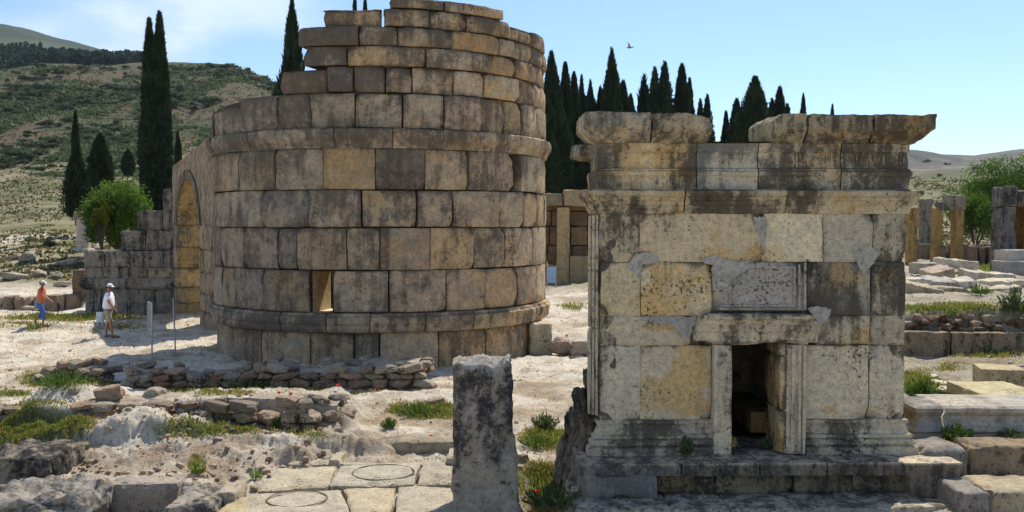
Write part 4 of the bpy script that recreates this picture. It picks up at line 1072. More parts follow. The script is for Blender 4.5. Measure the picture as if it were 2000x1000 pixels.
# ------------------------------------------------------------------ cut slabs with rings, trough
def paving():
    rn2 = random.Random(8); z = .03
    def slab(pts, name, label, s, rings=(), zt=.045, t=(1, 1, 1)):
        w_ = [np.array(G(a, b, zt)[:2]) for a, b in pts]; c = sum(w_)/len(w_)
        n = 34
        U, Vv = np.meshgrid(np.linspace(0, 1, n), np.linspace(0, 1, n), indexing='ij')
        p = (w_[0]*((1-U)*(1-Vv))[..., None]+w_[1]*(U*(1-Vv))[..., None]+w_[2]*(U*Vv)[..., None]+w_[3]*((1-U)*Vv)[..., None])
        e = np.minimum(np.minimum(U, 1-U), np.minimum(Vv, 1-Vv)); p = c+(p-c)*.975
        wob = .035*(1-np.clip(e*8, 0, 1))
        p = p+np.stack([wob*vn(p[..., 0]*3, p[..., 1]*3, 0, s), wob*vn(p[..., 0]*3, p[..., 1]*3, 5, s)], -1)
        zz = zt+.016*fbm(p[..., 0]*2.5, p[..., 1]*2.5, 0, s, 5, .6)-.03*np.exp(-e*40)
        V = np.concatenate([p-c, zz[..., None]], -1).reshape(-1, 3)
        mb = MB(); mb.add(V, gridf(n, n), t, (-.05, .1, .2))
        idx = np.arange(n*n).reshape(n, n); loop = np.concatenate([idx[:, 0], idx[-1, 1:], idx[-2::-1, -1], idx[0, -2:0:-1]])
        bt = V[loop].copy(); bt[:, 2] = -.25; m = len(loop); k = np.arange(m)
        mb.add(np.concatenate([V[loop], bt]), np.stack([k, m+k, m+(k+1) % m, (k+1) % m], 1), t, (.1, 0, 0))
        root = mb.build(name, M_PALE, None, True, (c[0], c[1], 0)); tag(root, label, 'paving slab')
        for (cx, cy, rx) in rings:
            q = np.array(G(cx, cy, zt)[:2]); r_ = rx/F*q[1]
            mr = MB(); A = np.linspace(0, 2*math.pi, 90)
            V = []
            for ai in A:
                jr = .012*vn(math.cos(ai)*3, math.sin(ai)*3, cx, 5)
                for rr_, zz_ in ((r_+.014, .012), (r_+.005, .022), (r_-.006, .022), (r_-.014, .012)):
                    V.append((q[0]-c[0]+math.cos(ai)*(rr_+jr), q[1]-c[1]+math.sin(ai)*(rr_+jr), zt+zz_-.006))
            mr.add(V, gridf(90, 4), (.50, .44, .36), (.25, 0, 0))
            mr.build('carved_ring', M_PALE, root)
    slab([(500, 957), (640, 948), (656, 908), (540, 913)], 'paving_slab', 'plain cream slab at the left of the pale paving, above the round mark', 1, t=(1.04, 1, .88))
    slab([(642, 948), (808, 944), (822, 902), (659, 908)], 'paving_slab', 'pale slab carved with a wide ring, beside the pillar', 2, [(748, 923, 60)], t=(.98, .97, .92))
    slab([(440, 1030), (700, 1040), (668, 950), (488, 962)], 'paving_slab', 'pale slab carved with a ring in the near row of the paving', 3, [(580, 975, 58)], t=(1.0, .98, .90))
    slab([(703, 1040), (755, 1035), (776, 947), (671, 950)], 'paving_slab', 'plain warm slab right of the near ringed slab', 4, t=(1.08, 1, .84))
    slab([(812, 943), (884, 945), (884, 898), (826, 901)], 'paving_slab', 'rough greyish slab touching the pillar, far row', 5, t=(.88, .86, .8))
    slab([(762, 1035), (900, 1035), (884, 949), (782, 948)], 'paving_slab', 'pale worn slab left of the pillar foot, in its shadow', 6, t=(1.0, .97, .9))
    slab([(560, 905), (672, 903), (672, 868), (628, 872)], 'paving_slab', 'small slab at the left end of the stone trough', 7, t=(1.0, .97, .85))
    slab([(380, 1030), (480, 1035), (500, 965), (452, 972)], 'paving_slab', 'ochre broken slab at the left end of the near row', 8, t=(1.05, .92, .68))
    # trough
    a = G(662, 903, .05); b = G(876, 893, .05); L = b[0]-a[0]
    g = empty('stone_trough', (a[0], a[1], 0), label='long sunken stone trough with a dark inner wall behind the paving slabs', cat='trough')
    mb = MB()
    rbox(mb, (L/2, .95, -.02), (L/2+.1, .22, .24), .05, .025, 31, .06, tint=(.85, .78, .66), wear=(.25, 0, .2)); mb.build('back_wall', M_PALE, g)
    mb = MB(); rbox(mb, (L*.42, -.0, -.10), (L*.47, .08, .14), .03, .02, 32, .06, rz=.02, tint=(1, .98, .9)); mb.build('front_lip', M_PALE, g)
    mb = MB(); rbox(mb, (-.06, .42, -.06), (.09, .5, .17), .03, .02, 33, .06, tint=(1, .96, .86)); mb.build('end_wall', M_PALE, g)
    mb = MB(); rbox(mb, (L+.08, .45, -.06), (.09, .5, .19), .03, .02, 34, .06, tint=(.9, .85, .8)); mb.build('end_wall', M_PALE, g)
paving()
# ------------------------------------------------------------------ big rough blocks bottom left
step_block(-40, 104, 893, 14.6, 1.0, 1.3, 51, 'large cracked grey block in the lower left corner of the photo', (.95, .92, .86), (.35, -.1, .1), r=.05, amp=.07, rz=-.06, mat=M_OLD)
step_block(-60, 150, 980, 12.95, 1.1, 1.35, 52, 'low rough grey-brown boulder slab left of the dark cut pit', (1.15, 1.08, .98), (.2, -.2, .6), r=.08, amp=.09, rz=.1, mat=M_OLD)
step_block(143, 345, 945, 14.1, 1.2, .55, 53, 'dark shaded back block of the cut pit in the foreground', (.85, .80, .80), (.1, -.3, .1), r=.03, amp=.03, mat=M_PALE)
step_block(318, 420, 988, 12.9, 1.0, 1.2, 54, 'rough pale block right of the dark cut pit', (1.2, 1.12, 1.0), (.2, -.1, .5), r=.05, amp=.06, mat=M_OLD)
step_block(418, 462, 960, 13.3, .6, .5, 55, 'small broken cream block left of the ochre slab', (1.05, .96, .85), (.1, 0, .1), r=.04, amp=.04, mat=M_PALE)
# ------------------------------------------------------------------ rubble walls
def rubble(px0, px1, Yf, ztop, depth, seed, label, dens=1.0, shade=1.0, x0=None, slope=0.0, sizes=(.22, .5), green=True):
    xa, xb = P(px0, 750, Yf)[0], P(px1, 750, Yf)[0]; r3 = random.Random(seed)
    g = empty('rubble_wall', (xa, Yf, 0), label=label, cat='wall')
    mb = MB(); L = xb-xa; z = None
    rows = 0; zc = -.1; 
    while zc < ztop-.04:
        h = r3.uniform(.13, .21)
        for dy in np.arange(0, depth, .34):
            x = r3.uniform(-.1, .1)
            while x < L:
                w_ = r3.uniform(*sizes)
                gz = GH(xa+x, Yf+dy)
                if r3.random() < (.97 if zc < ztop*.6 else .8)*dens and zc+h < ztop*(1+.25*math.sin(x*.9+seed)+.15*math.sin(x*2.7))+.1:
                    c = r3.choice([(1, .95, .85), (.9, .82, .72), (1.05, .9, .74), (.85, .8, .76), (1.1, 1.04, .94), (.95, .75, .62), (1.15, 1.1, 1.0)])
                    rock(mb, (x+w_/2, dy+r3.uniform(-.07, .07), zc+h/2+max(0, gz)*.0), (w_*1.06, r3.uniform(.3, .42), h*1.12), seed*1000+mb.n % 997+int(x*37), np.array(c)*r3.uniform(.75, 1.15), (r3.uniform(-.1, .2), r3.uniform(-.3, .3), r3.uniform(-.2, .3)), 7, .3)
                x += w_
            if dy > .4 and zc < ztop-.35: break
        zc += h
    # earth packed between the stones
    A, B = np.meshgrid(np.linspace(0, L, 50), np.linspace(.1, depth, 8), indexing='ij')
    Z = ztop*(.86+.22*np.sin(A*.9+seed)+.1*fbm(A*2, B*2, 0, seed))*np.clip((B-.02)*6, .3, 1)
    mb.build('stones', M_RUBBLE, g, False)
    eb = MB(); eb.add(np.stack([A, B, Z-.03], -1).reshape(-1, 3), gridf(50, 8), (.42, .35, .25)); 
    eb.add(np.stack([A[:, :2], np.full_like(A[:, :2], .1), np.stack([np.full(50, -.3), Z[:, 0]-.03], 1)], -1).reshape(-1, 3), gridf(50, 2), (.3, .24, .17))
    eb.build('packed_earth', M_GROUND, g)
rubble(245, 470, 22.6, .50, 1.0, 41, 'low rubble wall in the tower shadow, nearest the metal posts', shade=.9)
rubble(470, 815, 22.3, .62, 1.1, 42, 'rubble wall of mixed stones in shadow at the foot of the round tower', sizes=(.2, .6))
rubble(70, 200, 23.2, .48, .6, 43, 'short overgrown rubble wall at the far left of the path')
rubble(140, 400, 17.95, .56, .7, 44, 'knee-high rubble wall in the foreground, left of the bushier run', sizes=(.3, .7))
rubble(398, 655, 17.75, .60, .8, 45, 'knee-high sunlit rubble wall in the foreground ending near the paving', sizes=(.22, .5))
rubble(-40, 112, 18.4, .34, .5, 46, 'low line of dark stones at the left edge above bright grass')
def loose(px, py, wpx, hpx, s, label, t=(1, 1, 1), group=None, we=(0, 0, .1), mat=None, z=None, name='rock', cat='rock', flat_=1.0, rough=.25):
    if z is None: X, Y, Z = onground(px, py)
    else: X, Y, Z = G(px, py, z)
    k = Y/F; mb = MB(); rock(mb, (0, 0, hpx*k*.42), (wpx*k, wpx*k*.8*flat_, hpx*k*1.1), s, t, we, 14, rough)
    return tag(mb.build(name, mat or M_RUBBLE, None, False, (X, Y+wpx*k*.3, Z)), label, cat, group)
loose(208, 786, 56, 34, 1, 'large pinkish boulder lying on the foreground rubble wall', (1.15, .95, .82), z=.5)
loose(297, 783, 40, 26, 2, 'pale grey boulder on the foreground rubble wall, right of the pink one', (1.15, 1.12, 1.05), z=.5)
loose(355, 783, 34, 10, 3, 'flat stone on the rubble wall beside the path', z=.5)
loose(142, 770, 22, 12, 4, 'small pale stone at the left of the pink boulder', (1.2, 1.1, 1))
loose(558, 800, 46, 26, 5, 'big brown stone on top of the sunlit rubble wall', (.95, .8, .7), z=.5)
loose(617, 785, 26, 16, 6, 'bright white stone on the end of the sunlit rubble wall', (1.5, 1.45, 1.4), z=.5, we=(-.4, -.6, .3))
loose(660, 845, 20, 10, 7, 'small grey stone on the path below the wall end', (1.1, 1.1, 1.1))
loose(808, 752, 34, 30, 8, 'tan boulder at the right end of the shaded rubble wall', (1.2, 1.0, .75))
loose(640, 716, 24, 18, 9, 'pale grey stone against the tower foot', (1.1, 1.1, 1.1))
loose(668, 780, 28, 12, 10, 'flat pale stone at the edge of the shaded path', (1.2, 1.15, 1.05))
loose(50, 512, 34, 18, 11, 'pale boulder on the dry field left of the standing column', (1.25, 1.2, 1.1))
loose(18, 508, 50, 8, 12, 'long flat stone at the left edge of the dry field', (1.2, 1.15, 1.05))
loose(165, 492, 44, 16, 13, 'heap of white rubble at the column foot', (1.5, 1.45, 1.4))
loose(425, 860, 18, 6, 14, 'flat light stone in the grass before the rubble wall', (1.3, 1.25, 1.15))
loose(117, 902, 16, 12, 15, 'small white stone beside the cracked grey block', (1.4, 1.35, 1.3))
loose(1022, 902, 22, 14, 16, 'small dark stone at the foot of the pillar', (.7, .6, .5))
loose(850, 790, 40, 12, 17, 'flat rough stone beside the pillar on sandy ground', (1.1, 1, .9))
r4 = random.Random(5)
mbp = MB()
for i in range(900):   # pebbles
    px, py = r4.uniform(-40, 2040), r4.uniform(560, 1000)
    if 1120 < px < 1900 and py > 560: continue
    x, y, z = ray(px, py); t = (0-CH)/z
    X, Y = x*t, y*t; Z = GH(X, Y); s_ = r4.choice([.025, .03, .035, .04, .05, .06, .10])
    rock(mbp, (X, Y, Z+s_*.2), (s_*r4.uniform(.8, 1.5), s_, s_*.7), i, np.array([1.35, 1.3, 1.2])*r4.uniform(.75, 1.2), (-.2, 0, 0), 2, .3)
tag(mbp.build('pebbles', M_RUBBLE, None, False), kind='stuff')
mbc = MB()
for i in range(420):   # clods of earth on the dug slope
    px, py = r4.uniform(60, 680), r4.gauss(890, 32)
    if py > 1000 or py < 815 or (px < 140 and py > 855): continue
    x, y, z = ray(px, py); t = (.15-CH)/z; X, Y = x*t, y*t; Z = GH(X, Y); s_ = r4.choice([.03, .04, .05, .06, .08, .11])
    rock(mbc, (X, Y, Z+s_*.15), (s_*r4.uniform(.8, 1.5), s_, s_*.75), i+7, np.array([1.3, 1.13, .93])*r4.uniform(.65, 1.2), (-.1, 0, 0), 2, .3)
tag(mbc.build('earth_clods', M_RUBBLE, None, False), kind='stuff')
# block and broken stones right of the tower foot
step_block(1034, 1078, 632, 28.4, .95, .8, 61, 'upright cream block standing against the right foot of the round tower', (1.05, .98, .8), (0, .2, 0), r=.06, amp=.03)
loose(1100, 695, 60, 34, 62, 'brown rocky ledge stone right of the cream block', (1.0, .85, .75), flat_=.8)
loose(1140, 696, 50, 30, 63, 'pale rocky ledge stone beside the tomb wall', (1.1, 1.0, .9), flat_=.8)
loose(1012, 648, 30, 24, 64, 'broken cream wedge between tower base and cream block', (1.1, 1, .8), z=.0)
# collapsed side masonry left of the tomb
def collapsed():
    g = empty('collapsed_masonry', (TO[0]-.25, TO[1]+.2, 0), label='narrow jagged dark broken masonry leaning against the left side of the tomb', cat='masonry')
    mb = MB(); r5 = random.Random(9)
    for (x, y, z, sx, sy, sz) in ((-.02, .3, .35, .42, 1.0, .7), (.02, .35, .9, .36, .9, .5), (.06, .3, 1.28, .26, .7, .42), (.12, .3, 1.6, .16, .5, .4), (-.14, .7, .3, .4, .9, .8), (-.08, .9, .8, .34, .8, .5), (.13, .25, 1.9, .10, .4, .35)):
        rock(mb, (x+.05, y, z*.9), (sx*.78, sy, sz*1.2), int(z*100), np.array([.75, .72, .68])*r5.uniform(.85, 1.1), (.3, -.3, .3), 16, .5)
    mb.build('broken_core', M_OLD, g)
collapsed()
# ------------------------------------------------------------------ foliage
def leaf_quads(mb, C, D, L, Wd, tint, rg):
    """leaf-sized faces at C pointing along D"""
    n = len(C); r = rg.normal(size=(n, 3)); s = np.cross(D, r); s /= np.linalg.norm(s, axis=1, keepdims=True)+1e-9
    L = np.broadcast_to(L, (n,))[:, None]; Wd = np.broadcast_to(Wd, (n,))[:, None]
    V = np.stack([C-D*L*.5, C+s*Wd*.5, C+D*L*.5, C-s*Wd*.5], 1).reshape(-1, 3)
    mb.add(V, np.arange(4*n).reshape(n, 4), np.repeat(tint, 4, 0))
def cypress_mesh(seed, spires, n, leaf, ragged=.0, H=10.0, shape='col'):
    """spires: (dx, dy, height, radius)"""
    rg = np.random.default_rng(seed); mb = MB()
    tot = sum(h*r for _, _, h, r in spires)
    for (dx, dy, h, rad) in spires:
        m = int(n*h*rad/tot)
        def prof(t):
            if shape == 'cone': return np.clip((1-t)/.42, 0, 1)**.95*(.55+.45*sst(0, .12, t))
            if shape == 'spire': return np.interp(t, [0, .1, .3, .48, .58, .8, 1], [.55, 1, .92, .55, .28, .2, 0])
            if shape == 'full': return np.clip((1-t)/.30, 0, 1)**.72*(.7+.3*sst(0, .12, t))
            return np.power(np.clip(1-t**2.3, 0, 1), .75)*(.62+.38*sst(0, .3, t))
        def R(t, a):
            lob = 1+.22*fbm(np.cos(a)*1.6+seed, np.sin(a)*1.6, t*7, seed, 4, .65)+ragged*np.clip(vn(np.cos(a)*2.2, np.sin(a)*2.2+seed, t*13, seed+4), -.4, 1)
            return rad*prof(t)*lob
        t = rg.random(m)**.85; a = rg.random(m)*2*np.pi
        k = 1-.33*rg.random(m)**2.2+.22*(rg.random(m) > .93)*rg.random(m)
        r = R(t, a)*k; z = .35+t*(h-.35)
        C = np.stack([dx*(1-.0*t)+np.cos(a)*r, dy+np.sin(a)*r, z], 1)
        tilt = .35+.55*rg.random(m)
        D = np.stack([np.cos(a)*tilt, np.sin(a)*tilt, np.ones(m)], 1)+rg.normal(size=(m, 3))*.18; D /= np.linalg.norm(D, axis=1, keepdims=True)
        ti = (.65+.6*rg.random(m))*(1+.45*vn(C[:, 0]*2.2, C[:, 1]*2.2, z*1.6, seed)); ti = np.stack([ti*(1+.1*rg.random(m)), ti, ti*.95], 1)
        leaf_quads(mb, C, D, leaf*(.5+1.3*rg.random(m)**2), leaf*.36, ti, rg)
        T, A = np.meshgrid(np.linspace(0, .985, 26), np.linspace(0, 2*np.pi, 15), indexing='ij')
        rr = R(T, A)*.74
        mb.add(np.stack([dx+np.cos(A)*rr, dy+np.sin(A)*rr, .4+T*(h-.45)], -1).reshape(-1, 3), gridf(26, 15), (.5, .5, .5))
    return mb
def trunk_mesh(h, r0, r1, seed=0, lean=.0):
    mb = MB(); tube(mb, [(lean*math.sin(i), lean*math.cos(i*1.3), -.4+h*i/6) for i in range(7)], [r0+(r1-r0)*i/6 for i in range(7)], 8); return mb
CV = {}
def cyp_variant(key, *a, **k):
    root = empty('cypress_tree', (0, 0, -500)); mb = cypress_mesh(*a, **k); c = mb.build('crown', M_CYP, root, False)
    trunk_mesh(1.6, .22, .12).build('trunk', M_BARK, root); CV[key] = [root, False]
cyp_variant('slim', 1, [(0, 0, 10, .62)], 6000, .26, .1, shape='full')
cyp_variant('twin', 2, [(-.28, 0, 9.7, .50), (.30, .1, 10, .58)], 7500, .26, .12, shape='full')
cyp_variant('wide', 3, [(0, 0, 10, 1.25)], 10000, .32, .16, shape='full')
cyp_variant('spire', 7, [(0, 0, 10, 1.25)], 9000, .32, .2, shape='spire')
cyp_variant('egg', 8, [(0, 0, 10, 1.25)], 9000, .34, .2)
cyp_variant('cone', 4, [(0, 0, 10, 1.5)], 8000, .36, .30, shape='cone')
cyp_variant('multi', 5, [(-.55, 0, 9.2, .7), (.1, 0, 10, .75), (.8, .2, 8.9, .7)], 9500, .3, .25, shape='full')
cyp_variant('ragged', 6, [(0, 0, 10, 1.9)], 1700, .55, .75, shape='cone')
def cypress(px, ytop, ybase, Y, wpx, key, label, group=None):
    X = P(px, ytop, Y)[0]; zt = P(px, ytop, Y)[2]; zb = GH(X, Y) if ybase is None else P(px, ybase, Y)[2]
    root, used = CV[key]
    if used: root = copy_tree(root)
    CV[key][1] = True
    wd = {'slim': 1.25, 'twin': 1.65, 'wide': 2.5, 'cone': 2.9, 'multi': 2.6, 'ragged': 3.6, 'spire': 2.5, 'egg': 2.5}[key]
    h = zt-zb; sx = wpx*(1.32 if group else 1.1)/F*Y/wd
    root.location = (X, Y, zb); root.scale = (sx, sx, h/10); root.rotation_euler = (0, 0, 0 if key in ('twin', 'multi') else px*.7)
    return tag(root, label, 'tree', group)
# the big one at the left has a finer crown of its own
bx_, by_, bz_ = P(303, 25, 70.0); gz = GH(bx_, 70)
big = tag(empty('cypress_tree', (bx_, 70, gz)), 'tallest dark twin-topped cypress, just left of the arched gateway', 'tree')
hh = bz_-gz
bm = cypress_mesh(31, [(-.42, 0, hh-.45, .78), (.30, 0, hh, .85)], 30000, .34, .14); bm.build('crown', M_CYP, big, False); trunk_mesh(2.2, .35, .25).build('trunk', M_BARK, big)
cypress(147, 218, 432, 76, 46, 'spire', 'spire-topped dark cypress directly behind the standing column')
cypress(195, 262, 432, 84, 52, 'egg', 'bushy dark cypress between the spire-topped one and the bright green tree')
cypress(250, 292, 345, 150, 26, 'egg', 'small dark conifer low on the grassy slope left of the tallest cypress')
cypress(347, 256, 420, 95, 14, 'slim', 'thin cypress just showing right of the tallest one')
cypress(570, 3, None, 66, 58, 'cone', 'pointed cypress rising behind the left shoulder of the round tower')
cypress(693, -14, None, 78, 20, 'slim', 'cypress tip left of a pair showing over the tower top')
cypress(713, -10, None, 79, 20, 'wide', 'cypress tip right of a pair showing over the tower top')
RG = 'cypresses in the row behind the tomb'
row = [(1077, 103, 88, 32, 'wide', 'tall broad cypress against the right edge of the tower'), (1104, 123, 90, 26, 'slim', 'narrow round-topped cypress, second from the tower edge'),
 (1121, 142, 92, 24, 'slim', 'pointed cypress, third from the tower edge'), (1136, 148, 98, 16, 'slim', 'thin pale-tipped cypress, fourth from the tower edge'), (1153, 160, 96, 30, 'cone', 'ragged short cypress left of the tomb corner'),
 (1171, 170, 99, 34, 'multi', 'low dark cypress clump left of the tall pointed one'), (1195, 99, 92, 44, 'cone', 'tallest pointed cypress over the left corner block of the tomb'), (1217, 160, 94, 32, 'wide', 'rounded cypress leaning on the tallest pointed one'),
 (1232, 186, 96, 26, 'wide', 'shortest rounded cypress over the left crown block'), (1258, 150, 97, 40, 'ragged', 'sparse ragged conifer with open branches over the left crown block'),
 (1289, 122, 92, 42, 'twin', 'broad twin-tipped cypress over the joint of the left crown blocks'), (1332, 126, 94, 30, 'slim', 'tall slim cypress over the right end of the left crown blocks'), (1347, 154, 97, 20, 'slim', 'thin cypress touching the tall slim one on its right'),
 (1321, 190, 99, 20, 'wide', 'small low cypress between the twin-tipped and slim ones'), (1375, 186, 96, 30, 'twin', 'twin-tipped cypress in the gap at the end of the left crown blocks'), (1418, 218, 104, 18, 'slim', 'short thin cypress at the left of the low gap in the tomb crown'),
 (1439, 194, 102, 28, 'slim', 'spire cypress in the middle of the gap in the tomb crown'), (1475, 152, 92, 50, 'wide', 'broadest full cypress right in the gap of the tomb crown'), (1521, 170, 98, 44, 'multi', 'shaggy cypress with side shoots behind the rounded crown block'),
 (1569, 184, 108, 14, 'slim', 'lone needle-thin cypress over the right crown blocks'), (1626, 205, 118, 13, 'slim', 'smallest lone cypress tip at the far right of the row'),
 (1090, 200, 84, 44, 'wide', 'dark cypress filling the gap low between tower and tomb'), (1125, 215, 86, 46, 'multi', 'dark cypress mass behind the tomb corner, low between tower and tomb'),
 (1110, 170, 101, 40, 'multi', 'shadowy cypress filling behind the second and third from the tower'), (1145, 190, 103, 40, 'wide', 'shadowy cypress filling behind the fourth from the tower'), (1183, 178, 104, 40, 'multi', 'shadowy cypress filling left of the tallest pointed one'), (1210, 185, 102, 40, 'wide', 'shadowy cypress low behind the tallest pointed one'), (1074, 260, 82, 40, 'wide', 'lowest dark cypress touching the tower cornice')]
for (px, yt, Y, wp, key, lab) in row: cypress(px, yt, None, Y, wp, key, lab, RG)
# low understorey closing the row
def broad_tree(name, loc, crown, n, leaf, mat, label, cat, seed, limbs=6, trunk_h=1.5, tr=.15, lobes=14, group=None, lr=(.16, .22)):
    """crown: (rx, ry, rz, zc)"""
    rg = np.random.default_rng(seed); rx, ry, rz, zc = crown
    root = tag(empty(name, loc), label, cat, group)
    mb = MB(); LC = []
    for i in range(lobes):
        v = rg.normal(size=3); v /= np.linalg.norm(v); v[2] = abs(v[2])*1.0-.35 if i % 3 else v[2]
        LC.append((v*np.array([rx, ry, rz])*(.45+.55*rg.random())+np.array([0, 0, zc]), lr[0]+lr[1]*rg.random()))
    m = n//lobes
    for c, s in LC:
        v = rg.normal(size=(m, 3)); v /= np.linalg.norm(v, axis=1, keepdims=True)
        r = (rg.random(m)**.4)*s; lump = 1+.3*fbm(v[:, 0]*2+c[0], v[:, 1]*2+c[1], v[:, 2]*2, seed, 3)
        C = c+v*(r*lump)[:, None]*np.array([rx, ry, rz])*1.15
        D = v+rg.normal(size=(m, 3))*.8; D /= np.linalg.norm(D, axis=1, keepdims=True)
        ti = (.6+.75*rg.random(m))*(1+.25*vn(C[:, 0]*1.5, C[:, 1]*1.5, C[:, 2]*1.5, seed)); ti = np.stack([ti*(1+.35*rg.random(m)), ti, ti*.8], 1)
        leaf_quads(mb, C, D, leaf*(.6+.8*rg.random(m)), leaf*.6, ti, rg)
    mb.build('crown', mat, root, False)
    tb = MB(); tube(tb, [(0, 0, -.3), (.05, .02, trunk_h*.5), (0, .03, trunk_h)], [tr*1.2, tr, tr*.85], 8)
    for c, s in LC[:limbs]: tube(tb, [(0, 0, trunk_h*.9), tuple(np.array([0, 0, trunk_h])*.5+np.array(c)*.5+np.array([0, 0, -.1])), tuple(c)], [tr*.7, tr*.4, tr*.15], 6)
    tb.build('trunk', M_BARK, root)
    return root
X, Y, Z = P(232, 430, 62.0); 
broad_tree('broadleaf_tree', (X, 62, GH(X, 62)), (2.1, 2.0, 2.6, 3.3), 30000, .17, M_LEAF, 'bright green leafy tree at the foot of the tallest cypress, behind the stepped ruin', 'tree', 5, trunk_h=.9, tr=.14, lobes=38, lr=(.2, .25))
X = P(198, 430, 60.0)[0]
broad_tree('broadleaf_tree', (X, 60, GH(X, 60)), (.58, .6, 1.1, 2.9), 5000, .14, leaf_mat('yellow_leaves', (.17, .21, .03), .4), 'small yellow-green tree at the left side of the bright green one', 'tree', 15, trunk_h=1.0, tr=.08, lobes=14)
X = P(1960, 430, 62.0)[0]
broad_tree('broadleaf_tree', (X, 62, GH(X, 62)), (2.9, 2.5, 2.5, 3.3), 34000, .15, M_LEAF, 'large green leafy tree at the right edge behind the dark stone doorway', 'tree', 6, trunk_h=.8, tr=.2, lobes=36, lr=(.25, .25))
X = P(1905, 460, 60.0)[0]
broad_tree('broadleaf_tree', (X, 60, GH(X, 60)), (1.2, 1.2, 1.5, 2.6), 7000, .14, M_LEAF, 'lower green leafy tree left of the large one at the right edge', 'tree', 7, trunk_h=.5, tr=.1, lr=(.3, .25))
for i, (px, Yd, rx, hz_, lab) in enumerate(((60, 470, 3, 3, 0), )): pass
# scrub on the hillside
def scrub_variants():
    out = []
    for s in range(4):
        rg = np.random.default_rng(50+s); mb = MB(); m = 520
        for k in range(5):
            c = rg.normal(size=3)*np.array([.38, .3, .12]); c[2] = abs(c[2])+.28
            v = rg.normal(size=(m//5, 3)); v /= np.linalg.norm(v, axis=1, keepdims=True); v[:, 2] = np.abs(v[:, 2])*.9-.15
            C = c+v*(.34*(.75+.3*rg.random((m//5, 1))))*np.array([1.1, 1, .8])
            ti = .7+.6*rg.random(m//5); ti = np.stack([ti, ti, ti*.9], 1)
            leaf_quads(mb, C, v+rg.normal(size=v.shape)*.5, .17, .15, ti, rg)
        o = mb.build('scrub_bush', M_SCRUB, None, False, (0, 0, -500)); out.append([o, False])
    return out
SV = scrub_variants()
def bush(X, Y, Z, w_, label, group, r):
    v = SV[r.randrange(4)]; o = v[0]
    if v[1]: o = o.copy(); COL.objects.link(o)
    v[1] = True
    o.location = (X, Y, Z-.1*w_); h = w_*r.uniform(.7, 1.05); o.scale = (w_*r.uniform(.8, 1.2), w_*.75, h); o.rotation_euler = (0, 0, r.uniform(0, 6))
    return tag(o, label, 'bush', group)
r6 = random.Random(12)
def onground_v(px, py):
    xr = (px-1000)/F; yr = (500-py)/F; dz = -sP+yr*cP; dy = cP+yr*sP
    t = np.full(len(px), 150.0); hit = np.zeros(len(px), bool)
    for _ in range(170):
        nt_ = t*1.012; under = CH+dz/dy*nt_ < hz(xr/dy*nt_, nt_)
        hit |= under; t = np.where(hit, t, nt_)
    X = xr/dy*t; return X, t, hz(X, t)
pxs = rng.uniform(-30, 575, 2600); pys = 128+(332-128)*rng.random(2600)**.85
Xs, Ys, Zs = onground_v(pxs, pys)
ds = fbm(Xs/24, Ys/38, 0, 91, 3); nb = 0
for px, py, X, Y, Z, d in zip(pxs, pys, Xs, Ys, Zs, ds):
    if nb >= 299: break
    if (px > 425 and py > 200) or Y > 640 or Y < 215: continue
    if d < -.02-float(sst(345, 255, py))*.12+(.6 if (px > 340 and py > 205) else 0): continue
    bush(X, Y, Z, r6.choice([1.8, 2.2, 3, 3.4, 4.2, 5.2])*(Y/420)**.6, 'dark green scrub bush dotted on the dry hillside', 'scrub bushes on the hillside', r6); nb += 1
for px, py, wpx, lab in ((340, 130, 14, 'first small bush on the scrub hill skyline right of the tallest cypress'), (368, 134, 20, 'rounded bush on the hill skyline, second right of the tallest cypress'), (395, 133, 22, 'bush left of the small one in the middle of the hill skyline'), (432, 136, 30, 'widest bush on the hill skyline, below the clouds'), (440, 146, 28, 'dark bush hugging the slope just under the widest skyline bush'), (460, 131, 14, 'tallest small bush on the hill skyline beside the widest one'), (487, 150, 20, 'bush on the falling skyline, second from the pointed cypress'), (515, 148, 14, 'last bush on the skyline before the pointed cypress'), (408, 135, 12, 'tiny bush between two larger ones on the hill skyline'), (350, 146, 30, 'broad bush right of the tallest cypress, below the skyline')):
    X, Y, Z = P(px, py+9, 515); 
    bush(X, 515, GH(X, 515)-.4, wpx/F*515*.75, lab, 'bushes on the hill skyline', r6)
def low_scrub():
    mb = MB(); rg = np.random.default_rng(14); n = 24000
    px = rg.uniform(-40, 580, n); py = 128+(345-128)*rg.random(n)**.9
    X, Y, Z = onground_v(px, py); d = fbm(X/30, Y/60, 0, 92, 4, .6)
    ok = (Y > 200) & (Y < 640) & (d+.5*(rg.random(n)-.5) > -.15) & ~((px > 345) & (py > 215) & (d < .55)); X, Y, Z = X[ok], Y[ok], Z[ok]; m = len(X)
    s_ = (.5+1.3*rg.random(m)**2)*(Y/420)**.6
    for k in range(5):
        C = np.stack([X+rg.normal(size=m)*s_*.6, Y+rg.normal(size=m)*s_*.5, Z+s_*(.2+.35*rg.random(m))], 1)
        ti = (.8+.6*rg.random(m)); ti = np.stack([ti*1.05, ti, ti*.85], 1)
        leaf_quads(mb, C, rg.normal(size=(m, 3))/1.7, s_*.95, s_*.8, ti, rg)
    tag(mb.build('low_scrub', M_SCRUB, None, False), kind='stuff')
low_scrub()
